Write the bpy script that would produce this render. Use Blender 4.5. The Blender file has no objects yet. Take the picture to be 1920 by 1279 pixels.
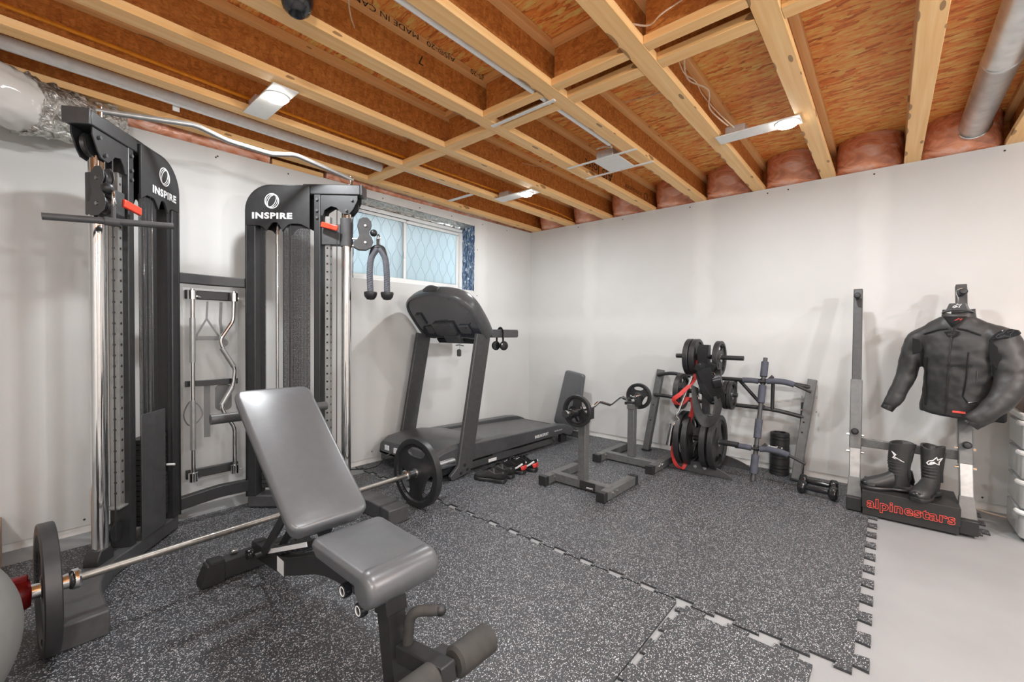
import bpy, bmesh, math, random
from mathutils import Vector, Matrix, noise as mnoise
R = math.radians; PI = math.pi
V = Vector
random.seed(7)
scene = bpy.context.scene
COL = scene.collection

# ------------------------------------------------------------ camera
def look(f, yaw, pitch, roll, loc):
    cy, sy, cp, sp = math.cos(yaw), math.sin(yaw), math.cos(pitch), math.sin(pitch)
    fwd = V((cy*cp, sy*cp, sp)); right = V((sy, -cy, 0)); up = right.cross(fwd)
    c, s = math.cos(roll), math.sin(roll)
    r2 = right*c + up*s; u2 = up*c - right*s
    m = Matrix((r2, u2, -fwd)).transposed().to_4x4(); m.translation = V(loc)
    cam = bpy.data.cameras.new('camera'); cam.sensor_width = 36; cam.sensor_fit = 'HORIZONTAL'
    cam.lens = f/1920*36; cam.clip_start = 0.05
    o = bpy.data.objects.new('camera', cam); COL.objects.link(o); o.matrix_world = m
    scene.camera = o
look(806.15, R(41.109), R(-1.1544), R(0.5427), (-4.2322, -3.3984, 1.1511))

# ------------------------------------------------------------ world, exposure, large lights
w = bpy.data.worlds.new('sky'); scene.world = w; w.use_nodes = True
w.node_tree.nodes['Background'].inputs[0].default_value = (0.84, 0.93, 1.0, 1)
w.node_tree.nodes['Background'].inputs[1].default_value = 10.0
scene.view_settings.view_transform = 'Standard'; scene.view_settings.look = 'None'
scene.view_settings.exposure = 0.50; scene.view_settings.gamma = 1
scene.view_settings.use_curve_mapping = False
LAMP_POWER = 15.0
LAMP_COLOR = (0.93, 0.97, 1.0)
FILL_BULB_POWER = 78.0
FILL_BULBS = [(-5.00, -4.55), (-2.6, -5.25)]  # bulbs added behind the camera as fill light, not part of the room
FILL_BULB_Z = 1.98
LAMP_SPOTS = [(-3.32, -0.92), (-1.24, -0.94), (-1.26, -2.93), (-3.32, -2.98), (-5.30, -2.98),
              (-1.26, -4.95), (-3.32, -4.95), (-5.30, -4.95)]
LAMP_Z = 2.392

# ------------------------------------------------------------ node helpers and materials
def mat(name):
    m = bpy.data.materials.new(name); m.use_nodes = True
    nt = m.node_tree; b = nt.nodes['Principled BSDF']
    return m, nt, b
def srgb(r, g=None, b=None):
    if g is None: g = b = r
    f = lambda c: (c/255/12.92) if c/255 <= 0.04045 else ((c/255+0.055)/1.055)**2.4
    return (f(r), f(g), f(b), 1)
def N(nt, typ, **kw):
    n = nt.nodes.new(typ)
    for k, v in kw.items():
        if k in n.inputs: n.inputs[k].default_value = v
        else: setattr(n, k, v)
    return n
def coords(nt, scale=(1, 1, 1), rot=(0, 0, 0), kind='Object'):
    tc = N(nt, 'ShaderNodeTexCoord'); mp = N(nt, 'ShaderNodeMapping')
    mp.inputs['Scale'].default_value = scale; mp.inputs['Rotation'].default_value = rot
    nt.links.new(tc.outputs[kind], mp.inputs['Vector']); return mp.outputs[0]
def ramp(nt, fac, stops, interp='LINEAR'):
    r = N(nt, 'ShaderNodeValToRGB'); r.color_ramp.interpolation = interp
    e = r.color_ramp.elements
    while len(e) < len(stops): e.new(0.5)
    for i, (p, c) in enumerate(stops): e[i].position = p; e[i].color = c
    nt.links.new(fac, r.inputs[0]); return r.outputs[0]
def mix(nt, fac, a, b, mode='MIX'):
    m = N(nt, 'ShaderNodeMix', data_type='RGBA', blend_type=mode)
    if isinstance(fac, (int, float)): m.inputs[0].default_value = fac
    else: nt.links.new(fac, m.inputs[0])
    for i, x in ((6, a), (7, b)):
        if isinstance(x, tuple): m.inputs[i].default_value = x
        else: nt.links.new(x, m.inputs[i])
    return m.outputs[2]
def math_(nt, op, a, b=None):
    m = N(nt, 'ShaderNodeMath', operation=op)
    for i, x in ((0, a), (1, b)):
        if x is None: continue
        if isinstance(x, (int, float)): m.inputs[i].default_value = x
        else: nt.links.new(x, m.inputs[i])
    return m.outputs[0]
def bump(nt, b, height, strength=0.2, dist=0.002):
    n = N(nt, 'ShaderNodeBump'); n.inputs['Strength'].default_value = strength; n.inputs['Distance'].default_value = dist
    nt.links.new(height, n.inputs['Height']); nt.links.new(n.outputs[0], b.inputs['Normal'])
def plain(name, col, rough=0.5, metal=0.0, spec=0.5, var=0.12, vscale=30, bmp=0.0, bscale=300, coat=0.0):
    m, nt, b = mat(name)
    n = N(nt, 'ShaderNodeTexNoise'); nt.links.new(coords(nt), n.inputs['Vector'])
    n.inputs['Scale'].default_value = vscale; n.inputs['Detail'].default_value = 4
    lo = tuple(c*(1-var) for c in col[:3]) + (1,); hi = tuple(min(1, c*(1+var)) for c in col[:3]) + (1,)
    nt.links.new(ramp(nt, n.outputs[0], [(0.3, lo), (0.7, hi)]), b.inputs['Base Color'])
    b.inputs['Roughness'].default_value = rough; b.inputs['Metallic'].default_value = metal
    b.inputs['Specular IOR Level'].default_value = spec; b.inputs['Coat Weight'].default_value = coat
    if bmp:
        n2 = N(nt, 'ShaderNodeTexNoise'); nt.links.new(coords(nt), n2.inputs['Vector'])
        n2.inputs['Scale'].default_value = bscale; bump(nt, b, n2.outputs[0], bmp, 0.001)
    return m
M = {}
M['black_metal'] = plain('black_powder_coat', srgb(44, 44, 45), 0.42, 0, 0.5, bmp=0.15, bscale=900)
M['dark_metal'] = plain('charcoal_powder_coat', srgb(70, 70, 71), 0.45, 0, 0.5, bmp=0.1, bscale=700)
M['grey_metal'] = plain('grey_hammered_paint', srgb(104, 105, 104), 0.38, 0.2, 0.5, bmp=0.15, bscale=500)
M['silver_paint'] = plain('silver_lacquered_steel', srgb(165, 165, 163), 0.3, 0.6, 0.5, bmp=0.05)
M['chrome'] = plain('chrome', srgb(225, 226, 226), 0.10, 1.0, var=0.03)
M['steel'] = plain('brushed_steel', srgb(178, 178, 176), 0.28, 1.0, var=0.08)
M['galvanised'] = plain('galvanised_steel', srgb(210, 212, 211), 0.32, 0.6, var=0.15, vscale=14)
M['bar_steel'] = plain('worn_bar_steel', srgb(140, 136, 130), 0.38, 0.85, var=0.12, vscale=60, bmp=0.2, bscale=1200)
M['rubber'] = plain('black_rubber', srgb(40, 40, 41), 0.42, 0, 0.55, bmp=0.1, bscale=500)
M['rubber_matte'] = plain('matte_black_rubber', srgb(38, 38, 39), 0.65, 0, 0.4, bmp=0.15, bscale=600)
M['plastic_black'] = plain('glossy_black_plastic', srgb(30, 32, 35), 0.14, 0, 0.6)
M['console_gloss'] = plain('glossy_slate_plastic', srgb(58, 62, 70), 0.10, 0, 0.9, coat=0.5)
M['plastic_dark'] = plain('dark_grey_plastic', srgb(76, 77, 79), 0.33, 0, 0.5)
M['vinyl'] = plain('grey_black_vinyl', srgb(88, 90, 93), 0.32, 0, 0.85, var=0.05, bmp=0.25, bscale=420)
M['foam'] = plain('foam_grip', srgb(66, 65, 63), 0.75, 0, 0.3, bmp=0.4, bscale=500)
M['foam_blue'] = plain('slate_blue_foam', srgb(84, 86, 96), 0.8, 0, 0.25, bmp=0.4, bscale=500)
M['red'] = plain('red_plastic', srgb(214, 66, 44), 0.35)
M['dark_red'] = plain('dark_red_plastic', srgb(140, 24, 28), 0.35)
M['red_band'] = plain('red_latex', srgb(200, 60, 56), 0.45)
M['white'] = plain('white_plastic', srgb(236, 236, 234), 0.4, var=0.02)
M['white_paint'] = plain('white_enamelled_steel', srgb(232, 230, 226), 0.35, var=0.03)
M['white_ink'] = plain('white_ink', srgb(240, 240, 240), 0.6, var=0.01)
M['red_ink'] = plain('red_ink', srgb(228, 84, 70), 0.6, var=0.02)
M['black_ink'] = plain('black_ink', srgb(46, 34, 24), 0.8, var=0.3)
M['leather'] = plain('black_leather', srgb(46, 46, 46), 0.48, 0, 0.6, var=0.25, vscale=14, bmp=0.35, bscale=160)
M['leather_gloss'] = plain('glossy_black_leather', srgb(26, 26, 27), 0.28, 0, 0.6, bmp=0.2, bscale=200)
M['fabric_black'] = plain('black_webbing', srgb(30, 30, 31), 0.85, 0, 0.3, bmp=0.6, bscale=700)
M['fabric_grey'] = plain('grey_knit', srgb(190, 190, 188), 0.85, 0, 0.3, bmp=0.6, bscale=700)
M['cable_white'] = plain('white_cable', srgb(226, 205, 180), 0.5)
M['yellow_pipe'] = plain('yellow_gas_tube', srgb(224, 140, 20), 0.4)
M['cardboard'] = plain('cardboard', srgb(170, 140, 118), 0.8)
M['box_black'] = plain('black_printed_card', srgb(44, 43, 42), 0.5, var=0.1)
M['wood_brown'] = plain('brown_stained_wood', srgb(112, 66, 36), 0.4, var=0.35, vscale=9)
M['stack'] = plain('cast_weight_plate', srgb(52, 52, 53), 0.4, 0.2)
M['ball'] = plain('grey_vinyl_ball', srgb(126, 127, 124), 0.5, 0, 0.4, var=0.03, bmp=0.1)
M['light_pipe'] = plain('pale_galvanised_pipe', srgb(240, 240, 238), 0.3, 0.0, var=0.06)
M['belt'] = plain('running_belt', srgb(96, 96, 96), 0.5, bmp=0.3, bscale=800)
M['webbing_grey'] = plain('worn_black_suede', srgb(62, 62, 62), 0.8, var=0.2, bmp=0.4)

def wall_material():
    m, nt, b = mat('bare_drywall')
    v = coords(nt)
    n = N(nt, 'ShaderNodeTexNoise'); nt.links.new(v, n.inputs['Vector']); n.inputs['Scale'].default_value = 1.3; n.inputs['Detail'].default_value = 3
    base = ramp(nt, n.outputs[0], [(0.35, srgb(205, 205, 203)), (0.65, srgb(211, 211, 209))])
    # dried joint compound over the board joints: one level joint and the upright butt joints
    sp = N(nt, 'ShaderNodeSeparateXYZ'); nt.links.new(coords(nt), sp.inputs[0])
    n2 = N(nt, 'ShaderNodeTexNoise'); nt.links.new(v, n2.inputs['Vector']); n2.inputs['Scale'].default_value = 5
    wob = math_(nt, 'MULTIPLY', math_(nt, 'SUBTRACT', n2.outputs[0], 0.5), 0.12)
    zz = math_(nt, 'ABSOLUTE', math_(nt, 'SUBTRACT', math_(nt, 'ADD', sp.outputs[2], wob), 1.22))
    band = math_(nt, 'LESS_THAN', zz, 0.11)
    s = N(nt, 'ShaderNodeMapRange'); nt.links.new(zz, s.inputs[0]); s.inputs[1].default_value = 0.16; s.inputs[2].default_value = 0.05
    xy = math_(nt, 'ADD', sp.outputs[0], math_(nt, 'MULTIPLY', sp.outputs[1], 1.0))
    xx = math_(nt, 'ABSOLUTE', math_(nt, 'SUBTRACT', math_(nt, 'FRACT', math_(nt, 'DIVIDE', math_(nt, 'ADD', math_(nt, 'ADD', xy, wob), 0.25), 1.22)), 0.5))
    s2 = N(nt, 'ShaderNodeMapRange'); nt.links.new(xx, s2.inputs[0]); s2.inputs[1].default_value = 0.09; s2.inputs[2].default_value = 0.03
    f = math_(nt, 'MULTIPLY', math_(nt, 'MAXIMUM', s.outputs[0], s2.outputs[0]), 0.5)
    nt.links.new(mix(nt, f, base, srgb(223, 223, 220)), b.inputs['Base Color'])
    b.inputs['Roughness'].default_value = 0.75; b.inputs['Specular IOR Level'].default_value = 0.3
    n3 = N(nt, 'ShaderNodeTexNoise'); nt.links.new(v, n3.inputs['Vector']); n3.inputs['Scale'].default_value = 120
    bump(nt, b, n3.outputs[0], 0.08, 0.001)
    return m
M['wall'] = wall_material()

def concrete():
    m, nt, b = mat('painted_concrete')
    n = N(nt, 'ShaderNodeTexNoise'); nt.links.new(coords(nt), n.inputs['Vector']); n.inputs['Scale'].default_value = 2.2; n.inputs['Detail'].default_value = 6
    nt.links.new(ramp(nt, n.outputs[0], [(0.35, srgb(146, 148, 149)), (0.65, srgb(154, 156, 157))]), b.inputs['Base Color'])
    b.inputs['Roughness'].default_value = 0.55
    n3 = N(nt, 'ShaderNodeTexNoise'); nt.links.new(coords(nt), n3.inputs['Vector']); n3.inputs['Scale'].default_value = 60; n3.inputs['Detail'].default_value = 5
    bump(nt, b, n3.outputs[0], 0.1, 0.002)
    return m
M['concrete'] = concrete()

def speckle():
    m, nt, b = mat('speckled_rubber_mat')
    def flecks(scale, rot, r, thr):
        warp = N(nt, 'ShaderNodeTexNoise'); nt.links.new(coords(nt), warp.inputs['Vector']); warp.inputs['Scale'].default_value = 60
        c = coords(nt, scale, rot)
        va = N(nt, 'ShaderNodeVectorMath', operation='MULTIPLY_ADD'); nt.links.new(warp.outputs[1], va.inputs[0])
        va.inputs[1].default_value = (1.1, 1.1, 0.0); nt.links.new(c, va.inputs[2])
        vo = N(nt, 'ShaderNodeTexVoronoi'); nt.links.new(va.outputs[0], vo.inputs['Vector']); vo.inputs['Scale'].default_value = 1.0
        vo.voronoi_dimensions = '2D'
        sp = N(nt, 'ShaderNodeSeparateColor'); nt.links.new(vo.outputs['Color'], sp.inputs[0])
        rr = math_(nt, 'MULTIPLY', sp.outputs[1], r)
        return math_(nt, 'MULTIPLY', math_(nt, 'LESS_THAN', vo.outputs['Distance'], rr), math_(nt, 'GREATER_THAN', sp.outputs[0], thr))
    f1 = flecks((110, 190, 1), (0, 0, 0.5), 0.36, 0.70); f2 = flecks((210, 120, 1), (0, 0, 0.9), 0.36, 0.78)
    f3 = flecks((150, 330, 1), (0, 0, 2.0), 0.38, 0.70)
    f = math_(nt, 'MAXIMUM', math_(nt, 'MAXIMUM', f1, f2), f3)
    ge = N(nt, 'ShaderNodeNewGeometry'); sn = N(nt, 'ShaderNodeSeparateXYZ'); nt.links.new(ge.outputs['Normal'], sn.inputs[0])
    f = math_(nt, 'MULTIPLY', f, math_(nt, 'GREATER_THAN', sn.outputs[2], 0.5))
    n = N(nt, 'ShaderNodeTexNoise'); nt.links.new(coords(nt), n.inputs['Vector']); n.inputs['Scale'].default_value = 180; n.inputs['Detail'].default_value = 3
    base = ramp(nt, n.outputs[0], [(0.35, srgb(46, 47, 50)), (0.65, srgb(62, 64, 67))])
    nt.links.new(mix(nt, f, base, srgb(196, 198, 201)), b.inputs['Base Color'])
    b.inputs['Roughness'].default_value = 0.5; b.inputs['Specular IOR Level'].default_value = 0.55
    bump(nt, b, n.outputs[0], 0.35, 0.002)
    return m
M['mat'] = speckle()

def osb(name, cols, layers, dark=0.25, gain=1.0):
    m, nt, b = mat(name)
    out = None; hts = None
    wn = N(nt, 'ShaderNodeTexNoise'); nt.links.new(coords(nt), wn.inputs['Vector']); wn.inputs['Scale'].default_value = 9; wn.inputs['Detail'].default_value = 3
    for i, (sc, rot) in enumerate(layers):
        va = N(nt, 'ShaderNodeVectorMath', operation='MULTIPLY_ADD'); nt.links.new(wn.outputs[1], va.inputs[0])
        va.inputs[1].default_value = (1.6, 1.6, 1.6); nt.links.new(coords(nt, sc, rot), va.inputs[2])
        vo = N(nt, 'ShaderNodeTexVoronoi'); nt.links.new(va.outputs[0], vo.inputs['Vector']); vo.inputs['Scale'].default_value = 1
        sp = N(nt, 'ShaderNodeSeparateColor'); nt.links.new(vo.outputs['Color'], sp.inputs[0])
        c = ramp(nt, sp.outputs[0], [(j/(len(cols)-1), srgb(*cc)) for j, cc in enumerate(cols)])
        edge = ramp(nt, vo.outputs['Distance'], [(0.35, (1, 1, 1, 1)), (0.85, (1-dark, (1-dark)*0.93, (1-dark)*0.85, 1))])
        c = mix(nt, 1.0, c, edge, 'MULTIPLY')
        if out is None: out, hts = c, sp.outputs[0]
        else:
            out = mix(nt, math_(nt, 'GREATER_THAN', sp.outputs[1], 0.5), out, c)
    # fine fibre streaks
    n = N(nt, 'ShaderNodeTexNoise'); sc, rot = layers[0]
    nt.links.new(coords(nt, tuple(s*2.2 for s in sc), rot), n.inputs['Vector']); n.inputs['Scale'].default_value = 1.5; n.inputs['Detail'].default_value = 5
    out = mix(nt, 0.55, out, ramp(nt, n.outputs[0], [(0.28, (gain*0.5, gain*0.44, gain*0.38, 1)), (0.55, (gain*1.2, gain*1.18, gain*1.15, 1))]), 'MULTIPLY')
    out = mix(nt, 1.0, out, (0.96, 0.96, 0.96, 1), 'DARKEN')
    nt.links.new(out, b.inputs['Base Color']); b.inputs['Roughness'].default_value = 0.6
    bump(nt, b, n.outputs[0], 0.4, 0.004)
    return m
M['osb_web'] = osb('osb_web', [(184, 112, 50), (204, 132, 64), (216, 146, 74), (208, 136, 66), (194, 122, 56)],
                   [((22, 30, 70), (0, 0.45, 0)), ((26, 30, 75), (0, -0.6, 0)), ((60, 30, 26), (0, 0.3, 0))], 0.18, 1.0)
M['osb_deck'] = osb('osb_deck', [(176, 98, 42), (226, 142, 72), (246, 172, 100), (238, 158, 88), (206, 122, 60)],
                    [((55, 9, 20), (0, 0, 0.16)), ((70, 11, 20), (0, 0, -0.2)), ((38, 12, 20), (0, 0, 0.42))], 0.38, 2.15)

def lumber(name, c0, c1, axis):
    m, nt, b = mat(name)
    sc = {'x': (0.8, 26, 26), 'y': (26, 0.8, 26)}[axis]
    n = N(nt, 'ShaderNodeTexNoise'); nt.links.new(coords(nt, sc), n.inputs['Vector']); n.inputs['Scale'].default_value = 1.6; n.inputs['Detail'].default_value = 5
    out = ramp(nt, n.outputs[0], [(0.3, srgb(*c0)), (0.7, srgb(*c1))])
    ks = {'x': (4.5, 17, 17), 'y': (17, 4.5, 17)}[axis]
    vo = N(nt, 'ShaderNodeTexVoronoi'); nt.links.new(coords(nt, ks), vo.inputs['Vector']); vo.inputs['Scale'].default_value = 1
    sp = N(nt, 'ShaderNodeSeparateColor'); nt.links.new(vo.outputs['Color'], sp.inputs[0])
    knot = math_(nt, 'MULTIPLY', math_(nt, 'LESS_THAN', vo.outputs['Distance'], math_(nt, 'MULTIPLY', sp.outputs[1], 0.34)), math_(nt, 'GREATER_THAN', sp.outputs[0], 0.35))
    out = mix(nt, math_(nt, 'MULTIPLY', knot, 0.7), out, srgb(112, 70, 40))
    nt.links.new(out, b.inputs['Base Color']); b.inputs['Roughness'].default_value = 0.55
    bump(nt, b, n.outputs[0], 0.15, 0.002)
    return m
M['lumber_x'] = lumber('spruce_along', (240, 184, 116), (252, 210, 150), 'x')
M['lumber_y'] = lumber('spruce_across', (240, 182, 114), (252, 208, 146), 'y')

def barrier():
    m, nt, b = mat('vapour_barrier_over_batt')
    n = N(nt, 'ShaderNodeTexNoise'); nt.links.new(coords(nt, (6, 4, 9)), n.inputs['Vector']); n.inputs['Scale'].default_value = 1.3; n.inputs['Detail'].default_value = 5; n.inputs['Distortion'].default_value = 1.2
    nt.links.new(ramp(nt, n.outputs[0], [(0.3, srgb(186, 118, 92)), (0.5, srgb(232, 158, 122)), (0.72, srgb(240, 204, 190))]), b.inputs['Base Color'])
    b.inputs['Roughness'].default_value = 0.22; b.inputs['Specular IOR Level'].default_value = 0.7
    bump(nt, b, n.outputs[0], 0.5, 0.03)
    return m
M['pink'] = barrier()

def foil():
    m, nt, b = mat('crumpled_foil')
    n = N(nt, 'ShaderNodeTexNoise'); nt.links.new(coords(nt, (26, 26, 26)), n.inputs['Vector']); n.inputs['Scale'].default_value = 1; n.inputs['Detail'].default_value = 6; n.inputs['Distortion'].default_value = 1.5
    nt.links.new(ramp(nt, n.outputs[0], [(0.35, srgb(150, 146, 138)), (0.6, srgb(226, 224, 218))]), b.inputs['Base Color'])
    b.inputs['Roughness'].default_value = 0.28; b.inputs['Metallic'].default_value = 0.75
    bump(nt, b, n.outputs[0], 1.0, 0.03)
    return m
M['foil'] = foil()

def wrap():
    m, nt, b = mat('blue_printed_wrap')
    n = N(nt, 'ShaderNodeTexNoise'); nt.links.new(coords(nt, (26, 26, 7)), n.inputs['Vector']); n.inputs['Scale'].default_value = 1.4; n.inputs['Detail'].default_value = 5; n.inputs['Distortion'].default_value = 1.0
    base = ramp(nt, n.outputs[0], [(0.35, srgb(28, 46, 78)), (0.5, srgb(70, 100, 140)), (0.56, srgb(180, 198, 212)), (0.62, srgb(48, 74, 112))])
    vo = N(nt, 'ShaderNodeTexVoronoi'); nt.links.new(coords(nt, (16, 16, 16)), vo.inputs['Vector']); vo.inputs['Scale'].default_value = 1
    ring = math_(nt, 'MULTIPLY', math_(nt, 'LESS_THAN', vo.outputs['Distance'], 0.24), math_(nt, 'GREATER_THAN', vo.outputs['Distance'], 0.13))
    nt.links.new(mix(nt, ring, base, srgb(225, 230, 236)), b.inputs['Base Color'])
    b.inputs['Roughness'].default_value = 0.25; b.inputs['Metallic'].default_value = 0.2
    bump(nt, b, n.outputs[0], 1.0, 0.02)
    return m
M['wrap'] = wrap()

def sleeve_wrap():
    m, nt, b = mat('white_printed_sheet')
    n = N(nt, 'ShaderNodeTexNoise'); nt.links.new(coords(nt, (9, 20, 20)), n.inputs['Vector']); n.inputs['Scale'].default_value = 1.4; n.inputs['Detail'].default_value = 4
    nt.links.new(ramp(nt, n.outputs[0], [(0.6, srgb(228, 226, 222)), (0.66, srgb(190, 60, 70))]), b.inputs['Base Color'])
    b.inputs['Roughness'].default_value = 0.4; bump(nt, b, n.outputs[0], 0.6, 0.02)
    return m
M['sheet'] = sleeve_wrap()

def translucent(name, col, rough, trans=0.6, alpha_mix=0.0):
    m, nt, b = mat(name)
    out = nt.nodes['Material Output']
    tr = N(nt, 'ShaderNodeBsdfTranslucent'); tr.inputs[0].default_value = col
    df = N(nt, 'ShaderNodeBsdfDiffuse'); df.inputs[0].default_value = col
    gl = N(nt, 'ShaderNodeBsdfGlossy'); gl.inputs['Roughness'].default_value = rough
    tp = N(nt, 'ShaderNodeBsdfTransparent')
    a = N(nt, 'ShaderNodeMixShader'); a.inputs[0].default_value = trans; nt.links.new(df.outputs[0], a.inputs[1]); nt.links.new(tr.outputs[0], a.inputs[2])
    c = N(nt, 'ShaderNodeMixShader'); c.inputs[0].default_value = alpha_mix; nt.links.new(a.outputs[0], c.inputs[1]); nt.links.new(tp.outputs[0], c.inputs[2])
    fr = N(nt, 'ShaderNodeFresnel'); fr.inputs[0].default_value = 1.45
    d = N(nt, 'ShaderNodeMixShader'); nt.links.new(fr.outputs[0], d.inputs[0]); nt.links.new(c.outputs[0], d.inputs[1]); nt.links.new(gl.outputs[0], d.inputs[2])
    nt.links.new(d.outputs[0], out.inputs[0])
    return m
M['pane'] = translucent('frosted_pane', (0.52, 0.58, 0.60, 1), 0.38, 0.85)
M['panel'] = translucent('frosted_acrylic', (0.80, 0.79, 0.77, 1), 0.3, 0.4, 0.86)
M['tub'] = translucent('clear_drawer_plastic', (0.80, 0.82, 0.82, 1), 0.15, 0.35, 0.25)
M['smoked'] = translucent('smoked_acrylic', (0.06, 0.06, 0.065, 1), 0.12, 0.1, 0.45)

def mesh_screen():
    m, nt, b = mat('perforated_screen')
    out = nt.nodes['Material Output']
    vo = N(nt, 'ShaderNodeTexVoronoi'); nt.links.new(coords(nt, (190, 190, 190)), vo.inputs['Vector']); vo.inputs['Scale'].default_value = 1
    vo.inputs['Randomness'].default_value = 0.15
    hole = math_(nt, 'LESS_THAN', vo.outputs['Distance'], 0.46)
    b.inputs['Base Color'].default_value = srgb(48, 48, 49); b.inputs['Roughness'].default_value = 0.35
    tp = N(nt, 'ShaderNodeBsdfTransparent')
    a = N(nt, 'ShaderNodeMixShader'); nt.links.new(hole, a.inputs[0]); nt.links.new(b.outputs[0], a.inputs[1]); nt.links.new(tp.outputs[0], a.inputs[2])
    nt.links.new(a.outputs[0], out.inputs[0])
    return m
M['screen'] = mesh_screen()

def lit(name, col, strength):
    m, nt, b = mat(name)
    b.inputs['Emission Color'].default_value = col; b.inputs['Emission Strength'].default_value = strength
    b.inputs['Base Color'].default_value = (0.9, 0.9, 0.9, 1)
    return m
M['lens'] = lit('lit_lens', (1, 0.95, 0.88, 1), 30)
# ------------------------------------------------------------ objects
ORG = {}
def tag(o, label=None, cat=None, group=None, kind=None):
    if label: o['label'] = label
    if cat: o['category'] = cat
    if group: o['group'] = group
    if kind: o['kind'] = kind
    return o
def thing(name, label, cat, loc=(0, 0, 0), group=None):
    o = bpy.data.objects.new(name, None); COL.objects.link(o); o.location = loc
    o.empty_display_size = 0.05
    ORG[o.name] = V(loc)
    return tag(o, label, cat, group)
def dup(o, parent=None):
    c = o.copy(); COL.objects.link(c)
    if parent: c.parent = parent
    for ch in list(o.children): dup(ch, c)
    return c
def frame(p, zdir, xhint=(0, 0, 1)):
    """matrix whose local X points along zdir (the axle), local Z near xhint"""
    x = V(zdir).normalized(); z = V(xhint) - x*V(xhint).dot(x)
    if z.length < 1e-4: z = V((1, 0, 0)) - x*x.x
    z.normalize(); y = z.cross(x)
    m = Matrix((x, y, z)).transposed().to_4x4(); m.translation = V(p); return m

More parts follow.
